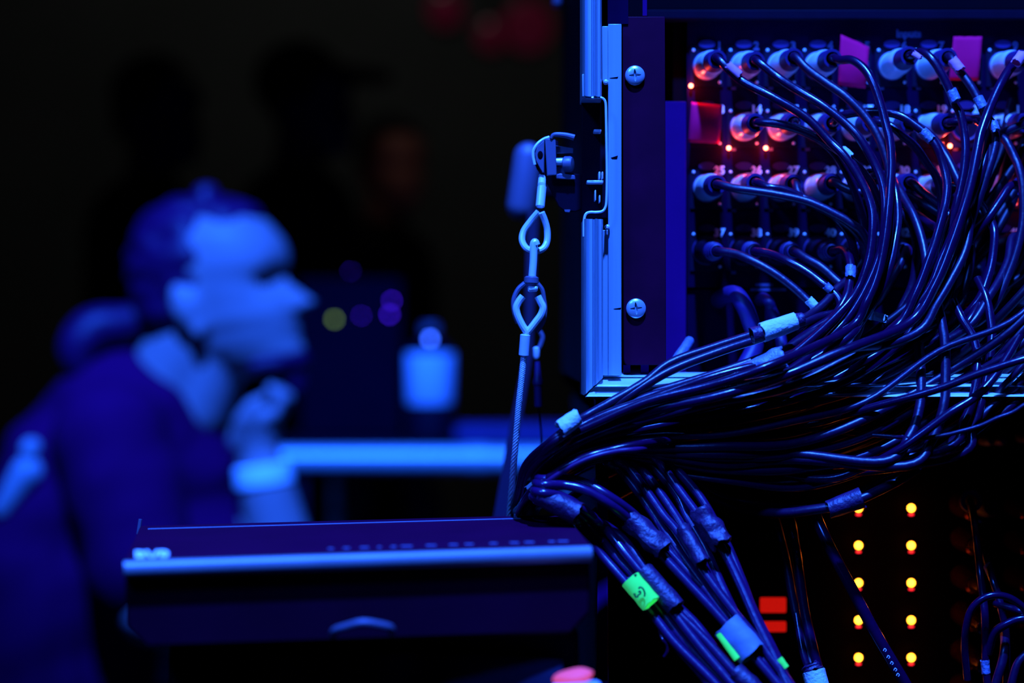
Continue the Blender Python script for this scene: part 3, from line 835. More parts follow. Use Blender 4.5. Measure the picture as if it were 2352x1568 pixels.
tapething('black_tape', 'long narrow black tape on two parallel cables in the drop', (1566, 1210, 1.428), (1614, 1292, 1.415), 16, 20, BLACK_TAPE, wob=0.22, rag=8, steps=14)
tapething('crumpled_tape', 'crumpled shiny black tape on the outermost dropping cables', (1606, 1172, 1.431), (1660, 1248, 1.421), 24, 27, BLACK_TAPE, wob=0.35, rag=12, steps=16)
tapething('black_tape', 'black tape behind the green marker tape', (1478, 1310, 1.414), (1552, 1395, 1.403), 24, 24, BLACK_TAPE, wob=0.1, rag=6)
gt = tapething('green_tape', 'bright green marker tape with handwriting on the dropping cables', (1448, 1330, 1.408), (1495, 1386, 1.400), 24, 24, GREEN_TAPE, wob=0.05, rag=3, flat=0.72)
# handwriting on the green tape
gc = P(1473, 1357, 1.3935)
for stroke in ([(1467, 1352), (1470, 1348), (1477, 1352), (1481, 1362), (1480, 1370)], [(1466, 1360), (1470, 1357), (1471, 1363), (1466, 1366), (1464, 1372)], [(1456, 1321), (1461, 1319), (1459, 1324)], [(1456, 1362), (1459, 1368), (1462, 1372)]):
    m = MB().tube(catmull([P(x, y, 1.3945 + 0.0001 * (y - 1350) / 20) for x, y in stroke], 4), 0.00055, 6)
    so = m.build('ink_stroke', INK, gt)
tapething('grey_tape', 'pale grey tape block low on the dropping cables', (1668, 1436, 1.397), (1728, 1502, 1.388), 35, 36, mat('pale_grey_tape', (0.17, 0.19, 0.26), 0.6, noise_scale=90, noise_amt=0.45, bump=0.3), wob=0.07, rag=4, flat=0.7)
tapething('green_tape', 'green tape strip along the edge of the pale grey block', (1652, 1455, 1.3925), (1693, 1513, 1.385), 8, 8, GREEN_TAPE, wob=0.1, rag=3, flat=0.6)
tapething('green_tape', 'small green tape at the frame bottom nearer the grey block', (1768, 1546, 1.383), (1796, 1585, 1.378), 8, 8, GREEN_TAPE, wob=0.1, flat=0.6)
tapething('green_tape', 'small green tape at the frame bottom further from the grey block', (1790, 1512, 1.386), (1806, 1533, 1.384), 8, 7, GREEN_TAPE, wob=0.1, flat=0.6)
tapething('black_tape', 'black tape at the bottom frame edge below the grey block', (1690, 1540, 1.383), (1750, 1600, 1.375), 22, 22, BLACK_TAPE, wob=0.15, rag=6)
tapething('dark_tape', 'dark blue cloth tape on the lowest cable beside the orange lights', (1903, 1170, 1.450), (1980, 1142, 1.448), 21, 25, BLACK_TAPE, wob=0.06, rag=5)
tapething('white_tape', 'bright crinkled tape scrap deep in the tangle', (1998, 722, 1.50), (2034, 732, 1.49), 10, 10, WHITE_TAPE, wob=0.5, rag=10, flat=0.5)


def sheet(name, label, pts, d, material, bow=0.004):
    """Thin tape sheet stuck on the panel: quad given by pixel corners (tl, tr, br, bl)."""
    nx, ny = 8, 10
    v, f = [], []
    tl, tr, br, bl = [Vector((*p, 0)) for p in pts]
    for j in range(ny + 1):
        for i in range(nx + 1):
            s, t = i / nx, j / ny
            p = tl.lerp(tr, s).lerp(bl.lerp(br, s), t)
            e = 1.2 * noise.noise(Vector((s * 9, t * 9, pts[0][0] * .01))) if (j in (0, ny)) else 0
            v.append(P(p.x, p.y + e, d - bow * math.sin(math.pi * t) * (0.3 + s * 0.7) * 0.6))
    for j in range(ny):
        for i in range(nx):
            a = j * (nx + 1) + i
            f.append((a, a + 1, a + nx + 2, a + nx + 1))
    o = MB().add(v, f).build(name, material, None, angle=80)
    md = o.modifiers.new('thick', 'SOLIDIFY')
    md.thickness = 0.0003
    return tag(o, label, 'tape', 'pink tape squares on the input panel')


sheet('pink_tape', 'large pink tape square beside the fourth plug of the top row', [(1931, 79), (1996, 108), (1988, 203), (1925, 196)], PD - 0.012, PINK_TAPE, 0.010)
sheet('pink_tape', 'pink tape square behind the tagged cable near the picture edge', [(2190, 84), (2256, 84), (2247, 185), (2180, 184)], PD - 0.010, PINK_TAPE)
sheet('pink_tape', 'dark pink tape square at the start of the second row', [(1588, 234), (1660, 242), (1652, 329), (1581, 327)], PD - 0.012, PINK_TAPE, 0.012)

# thick black power plugs in the lower plate
for i, (lab, pts, r) in enumerate([
    ('thick black elbow cable low on the panel beside the rack rail', [(1650, 690, PD), (1665, 678, 1.58), (1690, 676, 1.56), (1708, 700, 1.55), (1722, 735, 1.55), (1735, 790, 1.55), (1700, 860, 1.54)], 0.0062),
    ('smaller dark elbow plug beside the thick elbow cable', [(1745, 690, PD), (1752, 684, 1.585), (1766, 695, 1.575), (1772, 712, 1.575), (1790, 760, 1.57), (1800, 830, 1.56)], 0.0042),
    ('pale blue cable end rising beside the rack rail foot', [(1584, 782, 1.56), (1572, 800, 1.55), (1556, 822, 1.545), (1540, 850, 1.55), (1500, 900, 1.57)], 0.0034)]):
    root = thing('power_cable', lab, 'cable', P(*pts[2]))
    run_cable(root, pts, r, BOOT if i < 2 else GREY_TAPE, seg=14)

# ================================================================== lower rack case
ZL = ZB - 0.002
lower = thing('rack_case', 'lower black rack case under the aluminium framed case', 'rack case', (0.33, 1.75, 0))
xl = (1374 - CX) * 1.455 / F
MB().box((xl, 1.470, 0.0), (xl + 0.0072, 1.50, ZL - 0.055)).build('edge_post', CHASSIS, lower, bevel=0.001)
MB().box((xl, 1.50, 0.0), (xl + 0.009, 2.10, ZL)).build('case_panel', PLY, lower, bevel=0.0006)
MB().box((0.645, 1.49, 0.0), (0.655, 2.10, ZL)).build('case_panel', PLY, lower, bevel=0.0006)
MB().box((xl, 1.53, ZL - 0.01), (0.655, 2.10, ZL)).build('case_panel', PLY, lower)
MB().box((xl, 1.50, 0.0), (0.655, 2.10, 0.01)).build('case_panel', INNER, lower)
MB().box((xl, 2.10, 0.0), (0.655, 2.11, ZL)).build('case_panel', INNER, lower)

LD = 1.640
amp = thing('patch_unit', 'black rack unit with two columns of orange lights and a red switch', 'audio unit', P(1990, 2200, LD + 0.1))
MB().box(*pix_box(1400, 2480, 930, 2400, LD, LD + 0.004)).build('face_plate', INNER, amp, bevel=0.0004)
MB().box((0.08, LD + 0.01, P(0, 2400, LD).z), (0.60, 1.95, P(0, 935, LD).z)).build('chassis_body', INNER, amp)
MB().box(*pix_box(1690, 1790, 1222, 1256, LD - 0.004, LD)).build('label_plate', PANEL, amp)
MB().box(*pix_box(1842, 1868, 1270, 1340, LD - 0.004, LD)).build('label_plate', PANEL, amp)
ol_me = MB().ball((0, 0, 0), 0.0029, 14, 10).mesh('orange_light')
ol_me.materials.append(ORANGE_LED)
sock_me = MB().lathe((0, 0, 0), (0, -1, 0), [(0, 0.0042), (0.0025, 0.0042), (0.0032, 0.0034), (0.002, 0.0030)], 18).mesh('light_socket')
sock_me.materials.append(RUBBER)
lip_me = MB().ball((0, 0, 0), (0.0022, 0.0012, 0.0010), 10, 6).mesh('lip_reflection')
lip_me.materials.append(mat('red_lip_reflection', (0.25, 0.01, 0.02), 0.3, emit=(1.0, 0.012, 0.03), estr=1.6))  # small ledge; emission stands in for the red reflection on it
for px in (1972, 2093):
    for k in range(6):
        py = 1166.5 + 85.8 * k
        s = part_at('light_socket', sock_me, P(px, py, LD), amp)
        o = part_at('orange_light', ol_me, P(px, py, LD - 0.004), s)
        o.matrix_parent_inverse = Matrix.Translation(-s.location)
        o = part_at('lip_reflection', lip_me, P(px, py + 15, LD - 0.0035), s)
        o.matrix_parent_inverse = Matrix.Translation(-s.location)
        l = bpy.data.lights.new('orange_glow', 'POINT')
        l.color = (1.0, 0.03, 0.008)
        l.energy = 0.0028
        l.shadow_soft_size = 0.003
        lo2 = bpy.data.objects.new('orange_glow', l)
        COL.objects.link(lo2)
        lo2.location = P(px, py, LD - 0.010)
for (a, b, c, e) in [(1746, 1806, 1372, 1407), (1752, 1806, 1427, 1451)]:
    MB().box(*pix_box(a, b, c, e, LD - 0.003, LD - 0.0005)).build('red_switch', RED_GLOW, amp, bevel=0.001)
# two columns of black plugs picking up the orange glow
for (px, py) in [(2205, 1158), (2208, 1235), (2208, 1322), (2208, 1406), (2208, 1492), (2206, 1572), (2330, 1160), (2330, 1240), (2330, 1322), (2330, 1410)]:
    b = P(px, py, LD)
    MB().lathe(b, (0.12, -1, -0.10), [(0, 0.0085), (0.012, 0.0085), (0.014, 0.0078), (0.032, 0.0074), (0.034, 0.0062), (0.050, 0.0050), (0.051, 0.0036)], 22).build('jack_barrel', mat('gloss_black', (0.10, 0.02, 0.03), 0.16, 0.8, 0.6, noise_scale=100, noise_amt=0.2), amp, angle=25)
# row of ribbed metal connectors at the right, above
for (px, py) in [(2258, 998), (2286, 997), (2345, 993)]:
    MB().lathe(P(px, py + 12, LD - 0.001), (0, -1, 0), [(0, 0.0042), (0.008, 0.0042), (0.0085, 0.0036), (0.012, 0.0042), (0.016, 0.0042), (0.017, 0.0032), (0.024, 0.0034), (0.026, 0.002)], 16).build('ribbed_jack', TRIM, amp, angle=25)
for (px, py, t) in [(2337, 690, 1.60), (2340, 722, 1.60), (2312, 742, 1.60), (2300, 748, 1.60), (2082, 762, 1.60), (2165, 730, 1.60), (2130, 768, 1.60)]:
    MB().lathe(P(px, py, PD + 0.003), (0, -1, 0), [(0, 0.0046), (0.006, 0.0046), (0.007, 0.0040), (0.011, 0.0044), (0.014, 0.0036), (0.015, 0.001)], 16).build('round_jack', TRIM, unit, angle=25)

LW = [
    ('black cable hanging from the ringed plug beside the orange lights', [(2228, 1148, 1.57), (2234, 1170, 1.545), (2240, 1210, 1.53), (2246, 1260, 1.52), (2251, 1310, 1.51), (2257, 1360, 1.505), (2262, 1410, 1.50), (2263, 1450, 1.50), (2264, 1490, 1.50), (2264, 1530, 1.50), (2270, 1590, 1.50), (2275, 1650, 1.5)], 0.0027),
    ('cable with a pale collar descending beside the ringed plug', [(2262, 1270, 1.54), (2271, 1300, 1.53), (2280, 1330, 1.52), (2292, 1365, 1.515), (2303, 1410, 1.51), (2310, 1450, 1.51), (2312, 1520, 1.515), (2310, 1600, 1.52)], 0.0027),
    ('cable looping over in the lower corner', [(2222, 1560, 1.50), (2216, 1490, 1.495), (2219, 1440, 1.49), (2232, 1398, 1.487), (2262, 1372, 1.485), (2300, 1367, 1.485), (2335, 1382, 1.487), (2362, 1412, 1.49), (2380, 1470, 1.49)], 0.0026),
    ('cable bending inside the corner loop', [(2286, 1386, 1.515), (2300, 1390, 1.51), (2325, 1397, 1.505), (2352, 1408, 1.50), (2400, 1440, 1.50)], 0.0026),
    ('dark arc of cable under the corner loop', [(2270, 1500, 1.50), (2283, 1456, 1.495), (2305, 1436, 1.492), (2345, 1421, 1.49), (2390, 1425, 1.49)], 0.0030),
    ('cable rising out of the bottom edge in the lower corner', [(2280, 1600, 1.50), (2290, 1560, 1.50), (2302, 1520, 1.50), (2308, 1480, 1.505), (2306, 1440, 1.53)], 0.0032),
    ('cable at the bottom edge in the far corner', [(2318, 1600, 1.50), (2326, 1560, 1.50), (2340, 1520, 1.50), (2370, 1490, 1.50)], 0.0030),
    ('thick dark printed cable slanting past the orange lights', [(1868, 1165, 1.50), (1880, 1200, 1.49), (1912, 1268, 1.48), (1960, 1358, 1.475), (2010, 1452, 1.472), (2050, 1520, 1.47), (2085, 1580, 1.47), (2110, 1640, 1.47)], 0.0040),
    ('dark cable falling behind the red switch', [(1812, 1180, 1.54), (1820, 1215, 1.53), (1832, 1290, 1.52), (1848, 1400, 1.51), (1868, 1490, 1.50), (1885, 1560, 1.495), (1895, 1640, 1.49)], 0.0034),
    ('dark cable falling just left of the red switch', [(1778, 1180, 1.545), (1790, 1225, 1.535), (1806, 1290, 1.525), (1826, 1400, 1.515), (1852, 1490, 1.505), (1872, 1560, 1.495), (1885, 1640, 1.49)], 0.0030),
    ('dark cable with a bright streak beside the low white tape', [(1815, 1300, 1.53), (1828, 1400, 1.515), (1845, 1500, 1.50), (1865, 1560, 1.493), (1880, 1640, 1.488)], 0.0026),
]
roots = []
for lab, pts, r in LW:
    roots.append(loose(lab, pts, r, None, 'cables in front of the lower rack'))
MB().tube([P(2230, 1150, 1.565) + Vector((0.0062 * math.cos(t), 0, 0.0062 * math.sin(t))) for t in [2 * math.pi * k / 28 for k in range(28)]], 0.0022, 8, closed=True).build('plug_ring', BOOT, roots[0])
MB().lathe(P(2230, 1150, LD - 0.002), (0, -1, 0), [(0, 0.0088), (0.05, 0.0086), (0.066, 0.0075), (0.07, 0.005)], 22).build('plug_shell', RUBBER, roots[0])
wrap('label_sleeve', roots[0], (2262, 1516, 1.50), (2265, 1546, 1.50), 10, 10, GREY_TAPE, rag=5)
wrap('label_sleeve', roots[1], (2268, 1298, 1.531), (2276, 1318, 1.526), 10, 10, WHITE_TAPE, rag=5)
for i, (x, y) in enumerate([(2032, 1492), (2040, 1508), (2048, 1522), (2056, 1537), (2062, 1549)]):
    MB().tube(catmull([P(x - 3, y + 2, 1.4575), P(x, y - 3, 1.4572), P(x + 4, y + 1, 1.4572), P(x + 1, y + 4, 1.4575)], 4), 0.0003, 5).build('printed_sign', PRINT, roots[7])
tapething('white_tape', 'bright white tape sleeve at the bottom edge near the orange lights', (1868, 1540, 1.497), (1890, 1620, 1.492), 27, 27, WHITE_TAPE, wob=0.05, rag=4)
tapething('black_tape', 'loose black tape collar above the bottom white sleeve', (1862, 1526, 1.499), (1868, 1541, 1.497), 24, 25, BLACK_TAPE, wob=0.2, rag=6)

# ================================================================== steel rope assembly
def rope_strands(pts, R, r, turns, name, root):
    crv = catmull(pts, 16)
    for s in range(6):
        q = []
        n = len(crv)
        for i, c in enumerate(crv):
            t = (crv[min(i + 1, n - 1)] - crv[max(i - 1, 0)]).normalized()
            a = (Vector((0, -1, 0)) - t * Vector((0, -1, 0)).dot(t)).normalized()
            b = t.cross(a)
            th = 2 * math.pi * (s / 6 + turns * i / n)
            q.append(c + a * (R * math.cos(th)) + b * (R * math.sin(th)))
        MB().tube(q, r, 7).build(name, STEEL, root, angle=60)


up = thing('wire_sling', 'upper steel sling eye with ferrule hanging from the case latch', 'wire rope', P(1225, 580, 1.50))
MB().tube([P(1246, 405, 1.515), P(1244, 425, 1.508)], 0.0028, 12).build('rope', STEEL, up)
MB().lathe(P(1245, 427, 1.506), P(1240, 480, 1.502) - P(1245, 427, 1.506), [(0, 0.0022), (0.0006, 0.0032), (0.0148, 0.0032), (0.0155, 0.0022)], 18).build('ferrule', STEEL, up)
th1 = [(1237, 486), (1220, 506), (1203, 530), (1199, 552), (1209, 570), (1227, 577), (1246, 572), (1256, 556), (1257, 530), (1252, 508), (1244, 488)]
MB().tube(catmull([P(x, y, 1.502 + 0.002 * math.sin(i)) for i, (x, y) in enumerate(th1)], 6), 0.0023, 10).build('thimble', STEEL, up)
lk = thing('snap_link', 'steel rod link joining the two sling eyes', 'link', P(1222, 660, 1.50))
lp = [(1232, 563), (1229, 556), (1226, 563), (1225, 600), (1222, 640), (1221, 650)]
MB().tube(catmull([P(x, y, 1.496) for x, y in lp], 6), 0.0027, 12).build('rod', STEEL, lk)
MB().lathe(P(1221, 634, 1.496), P(1220, 654, 1.496) - P(1221, 634, 1.496), [(0, 0.0034), (0.001, 0.0050), (0.0045, 0.0052), (0.0055, 0.0036)], 16).build('collar', TRIM, lk)
MB().tube(catmull([P(x, y, 1.503) for x, y in [(1206, 650), (1190, 665), (1180, 690), (1182, 720), (1190, 742)]], 6), 0.0018, 8).build('fork', TRIM, lk)
MB().tube(catmull([P(x, y, 1.503) for x, y in [(1234, 650), (1245, 665), (1249, 685), (1252, 712), (1247, 740), (1232, 762)]], 6), 0.0016, 8).build('fork', TRIM, lk)
MB().lathe(P(1212, 664, 1.495), (1, 0, 0.1), [(0, 0.0012), (0.001, 0.0022), (0.006, 0.0022), (0.007, 0.0012)], 12).build('pin', STEEL, lk)
dn = thing('wire_sling', 'long steel wire rope with thimble eye running down to the front case', 'wire rope', P(1172, 1188, 1.545))
th2 = [(1201, 680), (1192, 692), (1186, 706), (1188, 722), (1198, 744), (1207, 758), (1211, 762), (1216, 758), (1230, 740), (1243, 722), (1247, 706), (1241, 692), (1235, 680)]
MB().tube(catmull([P(x, y, 1.498) for x, y in th2], 6), 0.0025, 10).build('thimble', STEEL, dn)
MB().lathe(P(1207, 767, 1.498), P(1203, 818, 1.50) - P(1207, 767, 1.498), [(0, 0.0024), (0.0006, 0.0036), (0.0145, 0.0036), (0.0155, 0.0024)], 18).build('ferrule', STEEL, dn)
rope_strands([P(1203, 818, 1.50), P(1198, 870, 1.502), P(1192, 925, 1.505), P(1187, 985, 1.51), P(1180, 1070, 1.52), P(1170, 1186, 1.545)], 0.0014, 0.00095, 9, 'strand', dn)
wb_ = thing('webbing_strap', 'dark webbing strap hanging behind the steel wire rope', 'strap', P(1150, 1200, 1.72))
MB().slab([P(1212, 484, 1.845), P(1236, 484, 1.845), P(1222, 815, 1.80), P(1192, 1000, 1.76), P(1160, 1220, 1.72), P(1128, 1220, 1.72), P(1166, 1000, 1.76), P(1204, 815, 1.80)], (0, 0.002, 0)).build('strap', PANEL, wb_)
ck = thing('hanging_clip', 'small clip on a thin cord hanging beside the wire rope', 'clip', P(1242, 1010, 1.62))
MB().tube(catmull([P(x, y, 1.60) for x, y in [(1240, 760), (1246, 776), (1240, 796), (1231, 806), (1233, 815)]], 6), 0.0018, 8).build('hook', TRIM, ck)
MB().lathe(P(1232, 796, 1.60), (0, 0, -1), [(0, 0.001), (0.001, 0.0026), (0.007, 0.0026), (0.009, 0.0016)], 14).build('swivel', STEEL, ck)
MB().lathe(P(1234, 830, 1.60), (0.03, 0, -1), [(0, 0.0018), (0.012, 0.0026), (0.0135, 0.0036), (0.017, 0.0036), (0.018, 0.0028), (0.033, 0.0030), (0.034, 0.001)], 14).build('clip_body', BOOT, ck)
MB().tube(catmull([P(1236, 930, 1.60), P(1240, 960, 1.605), P(1244, 1010, 1.61), P(1246, 1100, 1.62)], 6), 0.0008, 6).build('cord', RUBBER, ck)

# ================================================================== flat case in front
bx = thing('flat_case', 'dark flat equipment case with a pale front edge and printed letters', 'case', (-0.09, 1.38, P(0, 1480, 1.22).z))
zt, zb = CZ - 0.1235, CZ - 0.172
FLc, FRc, RRc, RLc = Vector((-0.2165, 1.218, 0)), Vector((0.0462, 1.284, 0)), Vector((0.0372, 1.532, 0)), Vector((-0.2480, 1.452, 0))
Z = lambda v, z: Vector((v.x, v.y, z))
dzr = 0.0012
tops = [Z(FLc, zt - dzr), Z(FRc, zt + dzr), Z(RRc, zt - 0.0010), Z(RLc, zt - 0.0022)]
# front outline with cut lower corners
fd = (FRc - FLc).normalized()
c1, c2 = FLc + fd * 0.012, FRc - fd * 0.012
front = [Z(FLc, zt - dzr), Z(FLc, zb + 0.012), Z(c1, zb), Z(c2, zb), Z(FRc, zb + 0.012), Z(FRc, zt + dzr)]
rd = (RRc - RLc).normalized()
rear = [Z(RLc, zt - 0.0022), Z(RLc, zb + 0.012), Z(RLc + rd * 0.012, zb), Z(RRc - rd * 0.012, zb), Z(RRc, zb + 0.012), Z(RRc, zt - 0.001)]
MB().add(front + rear, [list(range(6)), list(range(6, 12))[::-1]] + [(i, (i + 1) % 6, 6 + (i + 1) % 6, 6 + i) for i in range(6)]).build('case_body', CASE_SHADED, bx, bevel=0.002)
k = 0.030
lidq = [tops[0].lerp(tops[3], 0.0), tops[1].lerp(tops[2], 0.0), tops[2], tops[3]]
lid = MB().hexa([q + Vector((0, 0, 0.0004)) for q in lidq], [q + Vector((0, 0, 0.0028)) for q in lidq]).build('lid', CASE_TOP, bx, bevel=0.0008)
MB().tube([tops[3].lerp(tops[0], .12) + Vector((0.006, 0, 0.0028)), tops[2].lerp(tops[1], .12) + Vector((-0.002, 0, 0.0028))], 0.0007, 8).build('lid_seam', TRIM, lid)
# rounded pale trim along the front edge
off = Vector((0.0, -0.004, -0.0025))
MB().tube([tops[0] + off, tops[1] + off], 0.0048, 16, ry=0.8).build('edge_trim', mat('grey_front_trim', (0.20, 0.21, 0.24), 0.45, 0.2, 0.5, noise_scale=40, noise_amt=0.15), bx)
tm = text_mesh('BVR', 0.0115, 'printed_letters')
tm.materials.append(PRINT)
t0 = tops[0].lerp(tops[1], 0.056).lerp(tops[3].lerp(tops[2], 0.056), 0.030) + Vector((0, 0, 0.0030))
part_at('printed_letters', tm, t0, bx, (0.8, 0, math.atan2(fd.y, fd.x)))
random.seed(3)
xx = 0.43
while xx < 0.97:
    wd = random.uniform(0.004, 0.012)
    a = tops[0].lerp(tops[1], xx).lerp(tops[3].lerp(tops[2], xx), 0.105) + Vector((0, 0, 0.00285))
    MB().box((a.x - wd * .28, a.y - 0.0035, a.z), (a.x + wd * .28, a.y + 0.0035, a.z + 0.0002)).build('printed_mark', mat('faded_print', (0.10, 0.09, 0.2), 0.6), lid, smooth=False)
    xx += wd * 4.2 * random.uniform(0.5, 1.2) + 0.012
# latch tab and handle
hc = FLc.lerp(FRc, 0.5)
MB().tube(catmull([P(764, 1458, 1.232), P(770, 1447, 1.226), P(800, 1437, 1.222), P(832, 1429, 1.220), P(866, 1433, 1.222), P(896, 1441, 1.226), P(900, 1452, 1.234)], 6), 0.0022, 10).build('handle', TRIM, bx)
MB().box((P(1170, 0, 1.53).x + 0.003, 1.505, zt), (P(1190, 0, 1.53).x, 1.512, zt + 0.0045)).build('strap_tab', TRIM, bx, bevel=0.0008)
MB().tube([RLc.lerp(FLc, .05) + Vector((-0.001, 0, zt - 0.004)), RLc.lerp(FLc, .05) + Vector((0.0005, 0, zt + 0.006))], 0.0012, 8).build('corner_peg', TRIM, bx)
# trunk that carries it
tr = thing('storage_box', 'black storage box under the flat case', 'box', (-0.09, 1.42, 0))
MB().box((-0.205, 1.30, 0), (0.040, 1.56, zb - 0.0008)).build('trunk_body', INNER, tr, bevel=0.003)
# black cloth bunched on the trunk front
m = MB()
nx, ny = 40, 14
v, f = [], []
for j in range(ny + 1):
    for i in range(nx + 1):
        s, t = i / nx, j / ny
        x = -0.19 + 0.22 * s
        z = zb - 0.012 - 0.14 * t - 0.02 * (s - 0.5) ** 2
        y = 1.290 - 0.035 * t + 0.008 * noise.noise(Vector((s * 7 + t * 2, t * 3, 1))) + 0.004 * math.sin(s * 22 + t * 5)
        v.append((x, y, z))
for j in range(ny):
    for i in range(nx):
        a = j * (nx + 1) + i
        f.append((a, a + 1, a + nx + 2, a + nx + 1))
cl = m.add(v, f).build('black_cloth', mat('black_cloth', (0.006, 0.004, 0.016), 0.85, 0, 0.1, noise_scale=40, noise_amt=0.3), None, angle=80)
cl.modifiers.new('thick', 'SOLIDIFY').thickness = 0.001
tag(cl, 'black cloth hanging in folds below the flat case', 'cloth')
# pink rag, its red light put in as emission, and pale pad at the bottom edge
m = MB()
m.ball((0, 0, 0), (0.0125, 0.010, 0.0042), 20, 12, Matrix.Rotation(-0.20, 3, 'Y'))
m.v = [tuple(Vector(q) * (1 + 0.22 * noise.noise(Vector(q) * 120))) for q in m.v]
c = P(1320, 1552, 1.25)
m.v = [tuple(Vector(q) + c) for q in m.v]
tag(m.build('pink_rag', mat('red_lit_pink', (0.6, 0.08, 0.10), 0.6, 0, 0.1, noise_scale=80, noise_amt=0.3, emit=(1.0, 0.09, 0.11), estr=0.6), None, angle=80), 'small red-lit pink rag at the bottom edge beside the flat case', 'lamp')
m = MB()
m.hexa([P(x, 1640, d) for x, d in [(1255, 1.22), (1385, 1.22), (1385, 1.29), (1255, 1.29)]], [P(1262, 1574, 1.225), P(1382, 1566, 1.225), P(1380, 1560, 1.285), P(1268, 1566, 1.285)])
tag(m.build('pale_pad', PALE, None, bevel=0.003), 'pale folded pad under the red-lit pink rag at the bottom edge', 'pad')

# ================================================================== people
def head_mesh(mb, o, tilt, yaw, s=1.0, nose=1.0):
    """Head looking along +X before yaw; o = point between the ears at eye level."""
    zs = [-.118, -.113, -.104, -.095, -.085, -.076, -.070, -.064, -.056, -.050, -.044, -.036, -.026, -.016, -.006, .004, .014, .024, .036, .050, .064, .078, .092, .103, .111, .116]

    def itp(tab, z):
        for (a, x), (b, y) in zip(tab, tab[1:]):
            if a <= z <= b:
                q = (z - a) / (b - a)
                q = q * q * (3 - 2 * q)
                return x + (y - x) * q
        return tab[0][1] if z < tab[0][0] else tab[-1][1]
    fr = [(-.118, .066), (-.112, .084), (-.098, .097), (-.084, .094), (-.076, .091), (-.070, .096), (-.064, .092), (-.056, .096), (-.046, .090), (-.02, .086), (0, .083), (.016, .094), (.04, .093), (.07, .079), (.095, .050), (.111, .015), (.116, -.012)]
    bk = [(-.118, .000), (-.10, -.025), (-.08, -.055), (-.05, -.076), (-.02, -.090), (.02, -.101), (.05, -.100), (.08, -.084), (.10, -.058), (.116, -.018)]
    wd = [(-.118, .018), (-.11, .030), (-.095, .043), (-.07, .055), (-.04, .066), (0, .072), (.03, .076), (.06, .074), (.085, .060), (.105, .034), (.116, .004)]
    seg = 48
    rot = Matrix.Rotation(yaw, 3, 'Z') @ Matrix.Rotation(-tilt, 3, 'Y')
    v, f = [], []
    for z in zs:
        a, b, h = itp(fr, z), itp(bk, z), itp(wd, z)
        cx, rx = (a + b) / 2, (a - b) / 2
        for k in range(seg):
            th = 2 * math.pi * k / seg
            c, sn = math.cos(th), math.sin(th)
            x = cx + rx * math.copysign(abs(c) ** 0.85, c)
            y = h * math.copysign(abs(sn) ** 0.85, sn)
            if c > 0:
                hn = 0.0
                if -.050 < z <= .008:
                    q = (.008 - z) / .046
                    hn = (0.031 * min(1, q) ** 1.25) if z > -.038 else 0.031 * max(0, (z + .050) / .012)
                x += nose * hn * math.exp(-(y / (0.012 + 0.007 * min(1, max(0, -z / .04)))) ** 2)
                x -= 0.022 * math.exp(-((abs(y) - .033) / .018) ** 2 - ((z + .003) / .014) ** 2)
                x += 0.006 * math.exp(-((abs(y) - .042) / .018) ** 2 - ((z + .035) / .02) ** 2)
            v.append(Vector(o) + (rot @ Vector((x, y, z))) * s)
    n = len(zs)
    for i in range(n - 1):
        for k in range(seg):
            k2 = (k + 1) % seg
            f.append((i * seg + k, i * seg + k2, (i + 1) * seg + k2, (i + 1) * seg + k))
    f.append(tuple(range(seg))[::-1])
    f.append(tuple(range((n - 1) * seg, n * seg)))
    mb.add(v, f)
    for sy in (-1, 1):
        for (p, r) in (((-.028, .072, -.022), (.017, .010, .026)), ((-.020, .070, -.050), (.011, .008, .015)), ((-.038, .077, -.014), (.010, .008, .024))):
            mb.ball(Vector(o) + (rot @ Vector((p[0], p[1] * sy, p[2]))) * s, Vector(r) * s, 14, 10, rot)
    return rot


def finger(mb, pts, r0, r1):
    for i in range(len(pts) - 1):
        ra = r0 + (r1 - r0) * i / (len(pts) - 1)
        rb = r0 + (r1 - r0) * (i + 1) / (len(pts) - 1)
        mb.capsule(pts[i], pts[i + 1], ra, rb, seg=12)


DP = 3.0
person = thing('person', 'person with tied back hair leaning forward, chin resting on one hand', 'person', (P(150, 0, DP).x, DP, 0))
H = P(508, 662, DP)
TILT = math.radians(9)
m = MB()
rot = head_mesh(m, H, TILT, math.radians(-8), 1.07, 1.2)
m.capsule(P(455, 745, DP), P(380, 900, DP + .02), 0.054, 0.064)
m.capsule(P(510, 780, DP), P(440, 930, DP + .02), 0.045, 0.058)
# torso, hips, thighs and lower legs: seated, leaning to the right
m.capsule(P(300, 1010, DP + .05), P(190, 1250, DP + .05), 0.115, 0.125, 1.25)
m.capsule(P(190, 1250, DP + .05), P(90, 1720, DP + .05), 0.120, 0.135, 1.2)
hipz = P(0, 1760, DP).z
for sy in (-0.10, 0.12):
    hip = Vector((P(80, 0, DP).x, DP + .05 + sy, hipz))
    knee = hip + Vector((0.42, 0, -0.02))
    ank = Vector((knee.x + 0.02, knee.y, 0.085))
    m.capsule(hip, knee, 0.085, 0.062)
    m.capsule(knee, ank, 0.058, 0.040)
    m.capsule(ank, ank + Vector((0.17, 0, -0.045)), 0.042, 0.032)
# far arm: elbow on the knee side, hand under the chin
SH2 = P(345, 985, DP + .19)
EL2 = P(655, 1290, DP - .02)
WR2 = P(592, 1040, DP - .03)
m.capsule(SH2, EL2, 0.055, 0.045)
m.capsule(EL2, P(612, 1120, DP - .03), 0.046, 0.038)
m.capsule(P(612, 1120, DP - .03), WR2, 0.038, 0.030)
